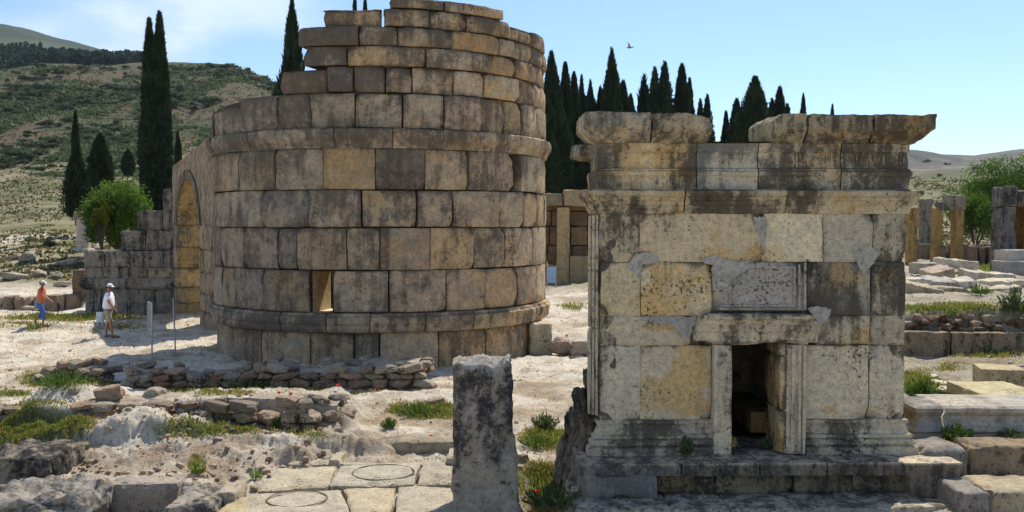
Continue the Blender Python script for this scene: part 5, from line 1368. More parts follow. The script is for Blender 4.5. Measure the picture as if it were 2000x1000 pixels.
def field_tufts():
    rg = np.random.default_rng(24); n = 24000
    left = rg.random(n) < .78
    px = np.where(left, rg.uniform(-40, 570, n), rg.uniform(1770, 2040, n)); py = np.where(left, rg.uniform(125, 545, n), rg.uniform(330, 505, n))
    X, Y, Z = np.zeros(n), np.zeros(n), np.zeros(n)
    xr = (px-1000)/F; yr = (500-py)/F; dz = -sP+yr*cP; dy = cP+yr*sP; t = np.full(n, 40.0); hit = np.zeros(n, bool)
    for _ in range(240):
        nt_ = t*1.011; hit |= CH+dz/dy*nt_ < hz(xr/dy*nt_, nt_); t = np.where(hit, t, nt_)
    X = xr/dy*t; Y = t; Z = hz(X, Y); d = fbm(X/9, Y/16, 0, 93, 4, .6)
    ok = hit & (Y > 47) & (Y < 630) & (d > -.45); X, Y, Z, d = X[ok], Y[ok], Z[ok], d[ok]; m = len(X)
    s_ = (.12+.30*rg.random(m)**2)*(Y/90)**.7; gr = rg.random(m) < .30+.5*np.clip(d, -.3, .6)
    for nm, sel, mt, k0 in (('green_tufts', gr, M_SCRUB, .9), ('straw_tufts', ~gr, M_STRAW, .52)):
        mb = MB()
        for k in range(3):
            q = int(sel.sum()); C = np.stack([X[sel]+rg.normal(size=q)*s_[sel]*.6, Y[sel]+rg.normal(size=q)*s_[sel]*.6, Z[sel]+s_[sel]*.28], 1)
            ti = k0*(.6+.7*rg.random(q)); D = rg.normal(size=(q, 3))*.6; D[:, 2] = 1; D /= np.linalg.norm(D, axis=1, keepdims=True)
            leaf_quads(mb, C, D, s_[sel]*.9, s_[sel]*.7, np.stack([ti*1.05, ti, ti*.8], 1), rg)
        tag(mb.build(nm, mt, None, False), kind='stuff')
field_tufts()
# pine wood on the ridge: one far mass
def wood():
    mb = MB(); rg = np.random.default_rng(77)
    base, Fc = [], []
    for i in range(1300):
        px = rg.uniform(-60, 290); Y = rg.uniform(640, 700+150*(1-min(max(px, 0), 290)/290)**1.5); X = (px-1000)/F*Y; Z = GH(X, Y)
        h = rg.uniform(5, 10); r0 = h*rg.uniform(.2, .3); m = 26
        t = rg.random(m)**.7; a = rg.random(m)*2*np.pi; r = r0*(1-t)*(.6+.5*rg.random(m))+.3
        C = np.stack([X+np.cos(a)*r, Y+np.sin(a)*r, Z+1+t*h], 1); D = np.stack([np.cos(a), np.sin(a), .6+0*a], 1)
        ti = np.full((m, 3), 1.0)*(.7+.6*rg.random((m, 1)))
        leaf_quads(mb, C, D/1.2, 2.6, 1.9, ti, rg)
    tag(mb.build('pine_wood', M_PINE, None, False), 'dark pine wood along the far ridge at left', 'wood', kind='stuff')
wood()
# scrub dots at far right hill
for px, py, w_, lab in ((1812, 318, 3.5, 'distant bush on the pale right hill nearest the tomb cornice'), (1850, 322, 3, 'distant bush in the middle of the pale right hill'), (1905, 334, 4, 'distant bush on the pale right hill, left of the leafy tree'), (1835, 344, 3, 'distant bush low on the pale right hill')):
    X, Y, Z = onground(px, py); bush(X, Y, Z, w_*Y/500, lab, 'bushes on the right hillside', r6)
# grass, weeds, flowers
def grass():
    rg = np.random.default_rng(5); mb = MB(); md = MB()
    n = 420000
    px = rg.uniform(-50, 2050, n); py = rg.uniform(505, 1010, n)
    # place on z=0 first then correct height
    xr = (px-1000)/F; yr = (500-py)/F; dz = -sP+yr*cP; dy = cP+yr*sP
    Z = np.zeros(n)
    for _ in range(4):
        t = (Z-CH)/dz; X = xr*t; Y = dy*t; Z = hz(X, Y)
    g = grassmask(X, Y, Z)
    ok = (rg.random(n) < g*.8+.012) & (Y < 60) & (Y > 11)
    inside = (X > .9) & (X < 6.4) & (Y > 12.9) & (Y < 17.3)
    tw = (X-TC[0])**2+(Y-TC[1])**2 < (TR+.05)**2
    ok &= ~inside & ~tw & ~((X > -4.3) & (X < -.6) & (Y > 12.6) & (Y < 15.6))
    X, Y, Z, g = X[ok], Y[ok], Z[ok], g[ok]; m = len(X)
    for k in range(3):
        x = X+rg.normal(size=m)*.05*Y/18; y = Y+rg.normal(size=m)*.08*Y/18; z = hz(x, y)
        h = (.035+.075*rg.random(m))*(.6+.7*g)*np.clip(Y/22, .8, 1.7); D = np.stack([rg.normal(size=m)*.35, rg.normal(size=m)*.35, np.ones(m)], 1); D /= np.linalg.norm(D, axis=1, keepdims=True)
        dry = rg.random(m) > .20+.55*g
        C = np.stack([x, y, z+h*.45], 1); ti = .6+.8*rg.random(m); ti = np.stack([ti*(1+.5*rg.random(m)), ti, ti*.7], 1)
        leaf_quads(mb, C[~dry], D[~dry], h[~dry], .022*np.clip(Y[~dry]/18, .8, 2), ti[~dry], rg)
        leaf_quads(md, C[dry], D[dry], h[dry]*.9, .018*np.clip(Y[dry]/18, .8, 2), ti[dry]*.9+.2, rg)
    tag(mb.build('green_grass', M_GRASS, None, False), kind='stuff'); tag(md.build('dry_grass', M_STRAW, None, False), kind='stuff')
grass()
M_WEED = leaf_mat('weed_leaves', (.075, .14, .03), .3)
def weed(px, py, wpx, hpx, s, label, z=None, mat=None, n=130, name='weed_clump', Y=None):
    if Y: X, Y, Z = P(px, py, Y)
    elif z is None: X, Y, Z = onground(px, py)
    else: X, Y, Z = G(px, py, z)
    k = Y/F; rg = np.random.default_rng(s); mb = MB(); w_, h = wpx*k/2, hpx*k
    a = rg.random(n)*2*np.pi; r = rg.random(n)**.7; hh_ = h*(.35+.65*rg.random(n))*(1-.45*r)
    base = np.stack([np.cos(a)*r*w_*.5, np.sin(a)*r*w_*.5, 0*r], 1); tip = np.stack([np.cos(a)*r*w_, np.sin(a)*r*w_, hh_], 1)
    for f in (.35, .7, 1.0):
        C = base+(tip-base)*f; D = (tip-base)+rg.normal(size=(n, 3))*h*.3; D /= np.linalg.norm(D, axis=1, keepdims=True)
        ti = .6+.8*rg.random(n); ti = np.stack([ti*1.1, ti, ti*.8], 1)
        leaf_quads(mb, C, D, h*.34, max(.02, h*.09), ti, rg)
    return tag(mb.build(name, mat or M_WEED, None, False, (X, Y, Z)), label, 'plant')
weed(120, 752, 120, 34, 1, 'bright green weeds in front of the overgrown rubble wall')
weed(1065, 838, 56, 36, 2, 'grey-green thistle clump on the sand between pillar and tomb', mat=M_SCRUB)
weed(1050, 870, 90, 26, 3, 'fresh green weeds below the thistle clump')
weed(820, 812, 90, 28, 4, 'green grass clump left of the pillar top')
weed(385, 925, 34, 34, 5, 'tall green weed on the dirt slope in the foreground', mat=M_GRASS, n=45)
weed(500, 935, 30, 24, 6, 'green weed at the corner of the cream slab', mat=M_GRASS, n=40)
weed(1870, 862, 60, 38, 7, 'bright green weed tuft in front of the moulded plinth', Y=14.5)
weed(1975, 862, 50, 30, 8, 'dull weed tuft before the plinth near the right edge', Y=14.5, mat=M_SCRUB)
weed(1800, 778, 70, 46, 9, 'leafy green weeds right of the tomb behind the plinth')
weed(1925, 782, 30, 22, 10, 'small weed at the foot of the cut cream block')
weed(1340, 888, 34, 40, 11, 'dark weed growing on the slab against the tomb base', Y=13.7, mat=M_SCRUB)
weed(1500, 875, 40, 24, 12, 'dark green weed just inside the tomb doorway', Y=14.15, mat=M_SCRUB)
weed(1432, 872, 14, 24, 13, 'tiny white-flowered sprig on the tomb sill', Y=13.85, n=60, mat=M_STRAW)
weed(480, 762, 90, 30, 14, 'shaded green weeds along the foot of the tower rubble wall', mat=M_SCRUB)
weed(545, 838, 26, 30, 15, 'green sprig on the face of the sunlit rubble wall', Y=17.6)
weed(760, 836, 40, 22, 16, 'pale green tuft at the far end of the sandy path')
weed(1985, 610, 70, 52, 17, 'grey-leaved agave-like clump at the right edge on the terrace', mat=M_SCRUB, n=90)
weed(1910, 575, 60, 22, 18, 'green weeds between the fallen slabs on the terrace')
weed(1080, 990, 120, 50, 19, 'dark shaded weeds in the hollow between pillar and tomb', mat=M_SCRUB, Y=13.2)
weed(95, 482, 24, 20, 20, 'brown-green shrub on the dry field left of the standing column', mat=M_SCRUB)
weed(60, 472, 30, 14, 21, 'green shrub low on the dry field at the left', mat=M_SCRUB)
M_RED = plain_mat('poppy_red', (.65, .03, .015), .6); M_STEM = plain_mat('poppy_stem', (.09, .14, .04), .8)
def poppy(px, py, lab, Y=None):
    X, Y, Z = P(px, py, Y) if Y else onground(px, py+8)
    if Y is None: Y = 15
    root = tag(empty('poppy', (X, Y, Z)), lab, 'flower', 'red poppies')
    mb = MB(); tube(mb, [(0, 0, -.12), (.01, 0, 0), (.0, .01, .09)], .004, 5); mb.build('stem', M_STEM, root)
    mb = MB()
    for k in range(4):
        a = k*math.pi/2+px; R, Tn = np.meshgrid(np.linspace(0, .042, 5), np.linspace(-.8, .8, 6), indexing='ij')
        mb.add(np.stack([np.cos(a+Tn)*R, np.sin(a+Tn)*R, .09+R*R*18+.004*np.sin(Tn*5)], -1).reshape(-1, 3), gridf(5, 6))
    mb.build('petals', M_RED, root)
for px, py, lab in ((778, 934, 'red poppy growing in the joint at the right of the far ringed slab'), (842, 856, 'red poppy on the sand above the stone trough'), (1065, 992, 'red poppy lowest in the dark hollow beside the tomb'), (1095, 982, 'red poppy in the hollow nearest the lower step'),
 (1080, 975, 'red poppy in the middle of the dark hollow'), (1048, 965, 'red poppy in the hollow nearest the pillar'), (545, 770, 'left poppy of a pair behind the sunlit rubble wall'), (568, 772, 'right poppy of a pair behind the sunlit rubble wall'),
 (660, 755, 'red poppy in front of the shaded rubble wall'), (665, 985, 'left poppy of two at the joint in the near slab row'), (690, 990, 'right poppy of two at the joint in the near slab row')): poppy(px, py, lab)
# ------------------------------------------------------------------ left middle distance
def column():
    Y0 = 70.0; X, _, Z = P(163, 487, Y0); k = Y0/F
    g = tag(empty('column_stump', (X, Y0, Z-.2)), 'short standing pale column with a broken top on the dry field', 'column')
    mb = MB(); T, A = np.meshgrid(np.linspace(0, 1, 30), np.linspace(0, 2*np.pi, 33), indexing='ij')
    r = .47-.03*T+.02*fbm(np.cos(A)*2, np.sin(A)*2, T*4, 3); z = T*66*k
    mb.add(np.stack([np.cos(A)*r, np.sin(A)*r, z+.2], -1).reshape(-1, 3), gridf(30, 33), (1.05, 1.03, 1.0), (0, -.5, 0)); mb.build('shaft', M_PALE, g)
    mb = MB(); rbox(mb, (.05, 0, 72*k), (.55, .5, .24), .12, .06, 3, .12, tint=(.95, .8, .7)); mb.build('broken_top', M_RUBBLE, g)
    mb = MB(); rbox(mb, (0, 0, .1), (.62, .62, .18), .06, .03, 4, .12, tint=(1.1, 1.08, 1.05)); mb.build('base', M_PALE, g)
column()
def low_wall(px0, px1, Y, zt, name, label, t, s, mat=None, blocks=8, zb=-.3, depth=.8, cat='wall', r_=.06, jit=.08):
    xa, xb = P(px0, 560, Y)[0], P(px1, 560, Y)[0]; r = random.Random(s)
    g = empty(name, (xa, Y, 0), label=label, cat=cat); mb = MB(); L = xb-xa
    cuts = [0]+sorted(L*(i+r.uniform(-.25, .25))/blocks for i in range(1, blocks))+[L]
    for i in range(blocks):
        h = zt+r.uniform(-jit, jit); rbox(mb, ((cuts[i]+cuts[i+1])/2, depth/2+r.uniform(-jit, jit)*.6, (h+zb)/2), ((cuts[i+1]-cuts[i])/2-.02, depth/2, (h-zb)/2), r_, min(.05, r_), s*10+i, .14, tint=np.array(t)*r.uniform(.8, 1.2), wear=(.15, 0, .1))
    mb.build('stones', mat or M_OLD, g); return g
low_wall(-60, 150, 43.0, .62, 'low_wall', 'low brown wall of old blocks behind the walking people', (.95, .8, .68), 3, M_RUBBLE, 10)
step_block(140, 168, 527, 43.4, 1.5, .9, 71, 'dull brown upright block at the left end of the stepped ruin', (.72, .54, .40), (.3, .1, .1), cat='stone block', mat=M_RUBBLE)
for i, (px, py, w_, h, lab) in enumerate(((25, 548, 60, 14, 'long grey slab lying on the bank above the low brown wall'), (75, 540, 30, 12, 'tumbled pale stone on the bank behind the walking woman'), (105, 545, 26, 14, 'tumbled stone beside the brown upright block'), (125, 520, 40, 14, 'pile of white stones on the bank left of the stepped ruin'), (118, 560, 34, 10, 'flat grey stone on top of the low brown wall'), (55, 606, 30, 8, 'flat rounded stone in the grass at the woman\'s heels'))):
    loose(px, py, w_, h, 200+i, lab, (1.15, 1.1, 1.0))
# ------------------------------------------------------------------ right middle distance
low_wall(1700, 2300, 24.25, 1.12, 'retaining_wall', 'long grey retaining wall holding up the grassy terrace at right', (.85, .72, .58), 5, M_OLD, 4, zb=.2, depth=.4, r_=.02, jit=.012)
def bank():
    mb = MB(); xa, xb = P(1700, 600, 25.2)[0], P(2300, 600, 25.2)[0]; r = random.Random(4)
    g = empty('earth_bank', (xa, 24.75, 1.10), label='reddish crumbling earth and stones on top of the retaining wall', cat='bank')
    x = 0
    while x < xb-xa:
        w_ = r.uniform(.2, .55)
        for q in range(2): rock(mb, (x, r.uniform(0, .3), r.uniform(.0, .34)), (w_*.7, .4, r.uniform(.12, .22)), int(x*71)+q, r.choice([(.55, .40, .30), (.7, .58, .48), (.5, .38, .29), (1.0, .9, .8)]), (.1, .1, 0), 4, .25)
        x += w_*.6
    mb.build('stones', M_RUBBLE, g)
bank()
M_FAC = stone_mat('facade_stone', base=(.46, .36, .22), grey=(.36, .29, .20), kd=.6, ky=.5, kw=.3, streak=.2)
def facade():
    Y0 = 57.0; o_ = P(1040, 556, Y0); X = lambda p: P(p, 450, Y0)[0]-o_[0]; Z = lambda p: P(1100, p, Y0)[2]
    g = empty('ruined_facade', (o_[0], Y0, 0), label='distant ruined facade with a pilaster seen between the tower and the tomb', cat='wall')
    mb = MB(); r = random.Random(2)
    for i, (a, b) in enumerate(((556, 520), (520, 480), (480, 442), (442, 412), (412, 384))):
        cuts = [1040, 1066+i*4, 1092+i*3, 1122-i*3, 1150, 1175, 1200]
        for k in range(6): rbox(mb, ((X(cuts[k])+X(cuts[k+1]))/2, 1.2, (Z(a)+Z(b))/2), ((X(cuts[k+1])-X(cuts[k]))/2-.02, .4, (Z(b)-Z(a))/2-.015), .04, .03, 800+i*7+k, .2, tint=np.array([.72, .58, .45])*r.uniform(.8, 1.2), wear=(.2, .1, 0))
    mb.build('rear_wall', M_FAC, g)
    mb = MB(); rbox(mb, ((X(1088)+X(1112))/2, .1, (Z(556)+Z(405))/2), ((X(1112)-X(1088))/2, .38, (Z(405)-Z(556))/2), .05, .02, 3, .12, tint=(1.25, 1.1, .85), nmax=40); mb.build('pilaster', M_FAC, g)
    mb = MB(); rbox(mb, ((X(1101)+X(1165))/2, .25, (Z(403)+Z(371))/2), ((X(1165)-X(1101))/2, .5, (Z(371)-Z(403))/2), .05, .03, 5, .12, tint=(1.05, .98, .85)); mb.build('lintel', M_FAC, g)
    mb = MB(); rbox(mb, ((X(1030)+X(1098))/2, .3, (Z(402)+Z(378))/2), ((X(1098)-X(1030))/2, .5, (Z(378)-Z(402))/2), .05, .03, 6, .12, tint=(.9, .85, .75), wear=(.2, 0, 0)); mb.build('lintel', M_FAC, g)
    mb = MB(); rbox(mb, ((X(1113)+X(1200))/2, -.1, (Z(556)+Z(500))/2), ((X(1200)-X(1113))/2, .25, (Z(500)-Z(556))/2), .05, .03, 7, .12, tint=(1.0, .9, .74)); mb.build('parapet', M_FAC, g)
    mb = MB(); rbox(mb, ((X(1050)+X(1200))/2, -1.3, Z(562)), ((X(1200)-X(1050))/2, .7, .12), .04, .03, 8, .2, tint=(1.3, 1.3, 1.2)); mb.build('step', M_PALE, g)
facade()
def info_board():
    X, Y, Z = P(1077, 560, 52.0); k = 52/F
    g = tag(empty('information_board', (X, 52, Z)), 'small pale blue information board at the right edge of the tower', 'sign')
    mb = MB(); rbox(mb, (0, 0, 23*k), (8.5*k, .03, 16*k), .01, .0, 0, .3); mb.build('panel', plain_mat('board_blue', (.30, .42, .60), .5), g)
    for s_ in (-1, 1):
        mb = MB(); tube(mb, [(s_*8.5*k, 0, -.1), (s_*8.5*k, 0, 42*k)], .03, 8); mb.build('post', M_STEEL, g)
info_board()
def pier(px0, px1, yt, yb, Y, label, t, s, mat=M_YEL, depth=.5, group=None, name='stone_pier'):
    a, b = P(px0, yt, Y), P(px1, yt, Y); z1 = a[2]; z0 = min(P(px0, yb, Y)[2], GH((a[0]+b[0])/2, Y)); mb = MB()
    rbox(mb, (0, 0, (z1-z0)/2), ((b[0]-a[0])/2, depth/2, (z1-z0)/2), .05, .03, s, .1, 0, (0, 0), t, (.1, .2, 0), nmax=40)
    return tag(mb.build(name, mat, None, True, ((a[0]+b[0])/2, Y+depth/2, z0)), label, 'pillar', group)
pier(1776, 1795, 406, 512, 50, 'ochre square pier just right of the tomb cornice end', (.95, .84, .66), 1)
pier(1800, 1822, 388, 500, 58, 'grey weathered pier behind the ochre piers at right', (.8, .8, .85), 2, M_OLD)
def portal():
    Y0 = 51.0; a = P(1825, 512, Y0); k = Y0/F
    g = tag(empty('pier_portal', (a[0], Y0, a[2]-.1)), 'pair of ochre piers joined by a stone lintel on the terrace', 'gate')
    for (p0, p1, h, tt) in ((1825, 1842, 106, (.92, .80, .62)), (1864, 1883, 106, (.92, .80, .62))):
        mb = MB(); rbox(mb, (((p0+p1)/2-1825)*k, .3, h*k/2), ((p1-p0)*k/2, .28, h*k/2+.1), .04, .03, p0, .1, tint=tt, nmax=36); mb.build('pier', M_YEL, g)
    mb = MB(); rbox(mb, (42*k, .3, 120*k), (18*k, .34, 15*k), .05, .04, 5, .1, tint=(.95, .9, .8)); rbox(mb, (18*k, .3, 114*k), (9*k, .33, 9*k), .05, .04, 6, .1, tint=(.7, .7, .75), wear=(.3, 0, 0)); mb.build('lintel', M_OLD, g)
portal()
def doorway():
    Y0 = 44.0; a = P(1952, 540, Y0); k = Y0/F
    g = tag(empty('stone_doorway', (a[0], Y0, a[2]-.2)), 'dark grey stone doorway at the right edge of the terrace', 'gate')
    for (p0, p1, y0, y1, nm, t, d) in ((1954, 1984, 405, 545, 'post', (.62, .62, .68), 0), (2022, 2060, 405, 545, 'post', (.62, .62, .68), 0), (1954, 1985, 364, 404, 'lintel', (.62, .62, .72), 0), (1986, 2080, 372, 404, 'lintel', (.85, .7, .5), .05)):
        mb = MB(); rbox(mb, (((p0+p1)/2-1952)*k, .5+d, (540-(y0+y1)/2)*k+.2), ((p1-p0)*k/2-.004, .5, (y1-y0)*k/2-.004), .05, .04, p0+y0, .1, tint=t, wear=(.3, -.2, 0), nmax=40); mb.build(nm, M_OLD, g)
    mb = MB(); rbox(mb, ((2002-1952)*k, 1.25, (540-470)*k+.2), (22*k, .2, 66*k), .04, .03, 3, .12, tint=(.75, .5, .25)); mb.build('inner_wall', M_YEL, g)
doorway()
step_block(1962, 2060, 488, 42, .75, 1.0, 91, 'white block on top of the grey one by the dark doorway', (1.1, 1.1, 1.1), (0, -.4, 0), rz=.1)
step_block(1956, 2060, 510, 41.5, .9, 1.0, 92, 'grey block below the white one by the dark doorway', (.75, .75, .85), (.1, -.4, 0))
low_wall(1798, 1960, 56, 2.55, 'low_wall', 'long dark low wall behind the ochre piers on the terrace', (.7, .62, .55), 15, M_OLD, 9, zb=1.2)
low_wall(1895, 1962, 49, 2.65, 'low_wall', 'dark wall stub right of the pier portal', (.6, .5, .45), 16, M_OLD, 4, zb=1.2)
slabs = [(1770, 1843, 556, 30, .55, 'tilted triangular tan slab at the tomb edge on the terrace', (1.0, .92, .72), (.1, .22)), (1775, 1822, 545, 32, .18, 'thin white slab edge behind the tilted triangular one', (1.3, 1.3, 1.35), (0, .02)),
 (1820, 1880, 546, 32.5, .5, 'grey carved slab lying in the middle of the terrace', (.95, .97, 1.02), (.12, .05)), (1875, 1912, 546, 32.3, .45, 'light angular block among the fallen slabs', (1.25, 1.25, 1.25), (.1, -.1)),
 (1845, 1915, 508, 41, .35, 'long white-topped slab in the far row of fallen stones', (1.25, 1.22, 1.1), (0, .12)), (1792, 1838, 514, 40, .45, 'grey rough blocks in the far row near the ochre pier', (.85, .85, .85), (0, 0)),
 (1822, 1868, 525, 37, .4, 'reddish tilted fragment in the middle of the fallen stones', (1.0, .85, .78), (.1, -.25)), (1890, 1938, 530, 36.5, .5, 'pale block leaning right of the reddish fragment', (1.15, 1.12, 1.05), (.1, .12)),
 (1936, 1985, 535, 37, .25, 'thin white slab left of the blocks by the doorway', (1.3, 1.28, 1.15), (0, .03)), (1895, 2000, 563, 31.5, .45, 'long cream slab in the near row of the fallen stones', (1.15, 1.1, .95), (0, -.08)),
 (1935, 2010, 548, 34, .22, 'white slab behind the long cream one at the right edge', (1.3, 1.28, 1.15), (0, -.04)), (1825, 1895, 562, 31.8, .4, 'dark broken slab between the triangular and the long cream one', (.8, .72, .62), (0, .06))]
for i, (a, b, yt, Y, h, lab, t, ti) in enumerate(slabs): step_block(a, b, yt, Y, h, .9 if i % 2 else 1.3, 120+i, lab, t, (-.05, -.2, .1), cat='slab', name='fallen_slab', tilt=ti, amp=.04)
step_block(1930, 2010, 722, 19.0, .55, .8, 140, 'cut cream block with a sunlit top right of the tomb', (1.05, .95, .7), (-.1, .2, 0), r=.02, amp=.012, rz=-.25)
step_block(1925, 2050, 772, 16.4, .2, 1.5, 141, 'flat yellowish slab in front of the cut cream block', (1.15, 1.1, .8), (-.1, .2, 0), r=.03, amp=.015)
for i, (px, py, w_, h, lab) in enumerate(((1815, 738, 40, 8, 'flat pale stone at the left of the dry patch right of the tomb'), (1880, 770, 90, 16, 'broad flat pale stone sunk in soil behind the plinth'), (1850, 752, 50, 8, 'narrow pale stone in the soil right of the leafy weeds'), (1992, 768, 30, 24, 'reddish broken stone at the right edge beside the cut block'))):
    loose(px, py+h*.4, w_, h, 220+i, lab, (1.35, 1.3, 1.15) if i < 3 else (1.2, .85, .7), mat=M_PALE if i < 3 else M_RUBBLE)
# ------------------------------------------------------------------ signs and posts at the left
def sign():
    X, Y, Z = G(297, 704, 0.02); k = Y/F; zt = 114*k
    g = tag(empty('sign_board', (X, Y, Z)), 'grey metal sign board seen from behind on a thin post, left of the arched gateway', 'sign')
    mb = MB(); tube(mb, [(0, 0, -.1), (0, 0, zt)], .022, 10); mb.build('post', M_STEEL, g)
    a = R_(62); d = np.array([-math.cos(a), math.sin(a)]); w_ = .62; z0, z1 = 58*k, zt-.02
    def pt(s_, z, o=0): return (d[0]*s_-d[1]*o*-1*0+o*d[1], d[1]*s_-o*d[0], z)
    pm = MB(); V = [pt(.05, z0), pt(w_, z0), pt(w_, z1), pt(.05, z1), pt(.05, z0, .015), pt(w_, z0, .015), pt(w_, z1, .015), pt(.05, z1, .015)]
    pm.add(V, [(0, 1, 2, 3), (7, 6, 5, 4), (0, 4, 5, 1), (1, 5, 6, 2), (2, 6, 7, 3), (3, 7, 4, 0)]); pm.build('panel', plain_mat('sign_grey', (.16, .165, .165), .6), g)
    fm = MB()
    for p, q in ((pt(.03, z0), pt(.03, z1)), (pt(w_, z0), pt(w_, z1)), (pt(.03, z0), pt(w_, z0)), (pt(.03, z1), pt(w_, z1))): tube(fm, [p, q], .02, 6)
    tube(fm, [pt(-.12, z0+.05), pt(-.12, z1+.03)], .025, 6); tube(fm, [(0, 0, z1-.05), pt(.05, z1-.05)], .012, 6)
    fm.build('frame', M_STEEL, g)
    X, Y, Z = G(343, 692, 0.02); k = Y/F
    mb = MB(); tube(mb, [(0, 0, -.1), (-.05, 0, 110*k)], .022, 10); tag(mb.build('metal_post', M_STEEL, None, True, (X, Y, Z)), 'lone thin metal post right of the sign board', 'post')
    X, Y, Z = G(196, 632, 0.0); mb = MB(); rbox(mb, (0, 0, .2), (.12, .1, .24), .02, .005, 3, .1, tint=(1.3, 1.3, 1.35)); tag(mb.build('marker_post', plain_mat('white_marker', (.7, .7, .72), .7), None, True, (X, Y, Z)), 'short white marker post at the feet of the man in the white shirt', 'post')
sign()
# ------------------------------------------------------------------ people
def skin_obj(name, verts, edges, radii, mat, parent, sub=2, root=0):
    me = bpy.data.meshes.new(name); me.from_pydata([Vector(v) for v in verts], edges, []); o = bpy.data.objects.new(name, me); COL.objects.link(o)
    sk = o.modifiers.new('s', 'SKIN'); sk.use_smooth_shade = True; sb = o.modifiers.new('b', 'SUBSURF'); sb.levels = sub; sb.render_levels = sub
    lay = me.skin_vertices[0].data if me.skin_vertices else None
    for i, r in enumerate(radii):
        lay[i].radius = r if hasattr(r, '__len__') else (r, r)
        lay[i].use_root = (i == root)
    dg = bpy.context.evaluated_depsgraph_get(); dg.update()
    nm = bpy.data.meshes.new_from_object(o.evaluated_get(dg)); bpy.data.objects.remove(o)
    nm.materials.clear(); nm.materials.append(mat)
    for p in nm.polygons: p.use_smooth = True
    o = bpy.data.objects.new(name, nm); COL.objects.link(o); o.parent = parent; return o
M_SKIN = plain_mat('sun_tanned_skin', (.36, .17, .10), .6, .3, var=.1)
def person(px, pyfeet, label, mats, lean, legs, arms, hgt, rz, Yd):
    X, Y, _ = G(px, pyfeet, .02); Z = GH(X, Y); s = hgt/1.75
    root = tag(empty('person', (X, Y, Z), rz), label, 'person'); root.scale = (s, s, s)
    pel = (0, 0, .92); ch = (lean*.35, 0, 1.28); nk = (lean*.6, 0, 1.48); hd = (lean*.8+.02, 0, 1.62)
    V = [pel, (lean*.18, 0, 1.08), ch, nk, (lean*.7, 0, 1.54), hd, (lean*.8+.02, 0, 1.70)]; R = [(.13, .16), (.125, .15), (.13, .175), .058, .055, (.092, .078), (.07, .062)]
    E = [(0, 1), (1, 2), (2, 3), (3, 4), (4, 5), (5, 6)]
    for sd_, (kn, an, toe) in zip((-1, 1), legs):
        b = len(V); V += [(pel[0], sd_*.09, .86), (kn[0], sd_*.1, kn[1]), (an[0], sd_*.09, an[1]), (toe[0], sd_*.10, toe[1])]; R += [.09, .058, .038, .032]
        mid = ((kn[0]+an[0])/2, sd_*.095, (kn[1]+an[1])/2); V += [(mid[0]-.015, mid[1], mid[2]+.05)]; R += [.056]
        E += [(0, b), (b, b+1), (b+1, b+4), (b+4, b+2), (b+2, b+3)]
    hands = []
    for sd_, (el, wr) in zip((-1, 1), arms):
        b = len(V); V += [(ch[0]+.01, sd_*.2, 1.42), (el[0], sd_*.24, el[1]), (wr[0], sd_*.2, wr[1])]; R += [.055, .042, .03]; E += [(2, b), (b, b+1), (b+1, b+2)]
        d = Vector((wr[0]-el[0], 0, wr[1]-el[1])).normalized(); w0 = Vector((wr[0], sd_*.2, wr[1]))
        pb = len(V); V.append(tuple(w0+d*.07)); R.append((.036, .018)); E.append((b+2, pb))
        for f in range(4):
            V.append(tuple(w0+d*(.12)+Vector((0, (f-1.5)*.019, 0)))); R.append(.010); q = len(V); E.append((pb, q-1))
            V.append(tuple(w0+d*(.155-.01*abs(f-1.2))+Vector((0, (f-1.5)*.021, -.012)))); R.append(.008); E.append((q-1, q))
        V.append(tuple(w0+d*.08+Vector((.03, -sd_*.03, .0)))); R.append(.010); E.append((pb, len(V)-1))
    skin_obj('body', V, E, R, M_SKIN, root)
    # face: nose, ears
    fb = MB(); rock(fb, (hd[0]+.10, 0, 1.625), (.03, .025, .045), 1, n=4, rough=.05); fb.build('nose', M_SKIN, root)
    eb = MB(); 
    for q in (-1, 1): rock(eb, (hd[0]+.085, q*.032, 1.655), (.012, .022, .012), 2, n=3, rough=.02)
    eb.build('eyes', plain_mat('eye', (.03, .02, .02), .4), root)
    for q in (-1, 1):
        e2 = MB(); rock(e2, (hd[0]-.0, q*.082, 1.63), (.035, .018, .06), 3, n=4, rough=.05); e2.build('ear', M_SKIN, root)
    hb = MB(); rock(hb, (hd[0]-.03, 0, 1.67), (.19, .175, .17), 4, n=7, rough=.05); hb.build('hair', mats['hair'], root)
    cb = MB(); A, B = np.meshgrid(np.linspace(0, 2*np.pi, 25), np.linspace(0, np.pi/2, 8), indexing='ij')
    cb.add(np.stack([hd[0]+.005+np.cos(A)*np.cos(B)*.112, np.sin(A)*np.cos(B)*.098, 1.685+np.sin(B)*.095], -1).reshape(-1, 3), gridf(25, 8))
    U, W_ = np.meshgrid(np.linspace(-1, 1, 9), np.linspace(0, 1, 5), indexing='ij')
    cb.add(np.stack([hd[0]+.09*np.cos(U)+W_*.085, np.sin(U)*.095, 1.692-.02*W_-.01*U*U], -1).reshape(-1, 3), gridf(9, 5))
    cb.build('cap', mats['cap'], root)
    # shirt
    SVt = [(0, 0, .90), (lean*.18, 0, 1.06), (ch[0], 0, 1.28), (nk[0], 0, 1.45)]; SR = [mats.get('waist', (.165, .19)), mats.get('belly', (.17, .185)), (.165, .205), (.075, .09)]; SE = [(0, 1), (1, 2), (2, 3)]
    for sd_, (el, wr) in zip((-1, 1), arms):
        b = len(SVt); sh = Vector((ch[0]+.01, sd_*.2, 1.42)); ev = Vector((el[0], sd_*.24, el[1])); SVt += [tuple(sh), tuple(sh+(ev-sh)*mats.get('sleeve', .75))]; SR += [.078, .072]; SE += [(2, b), (b, b+1)]
    skin_obj('shirt', SVt, SE, SR, mats['shirt'], root)
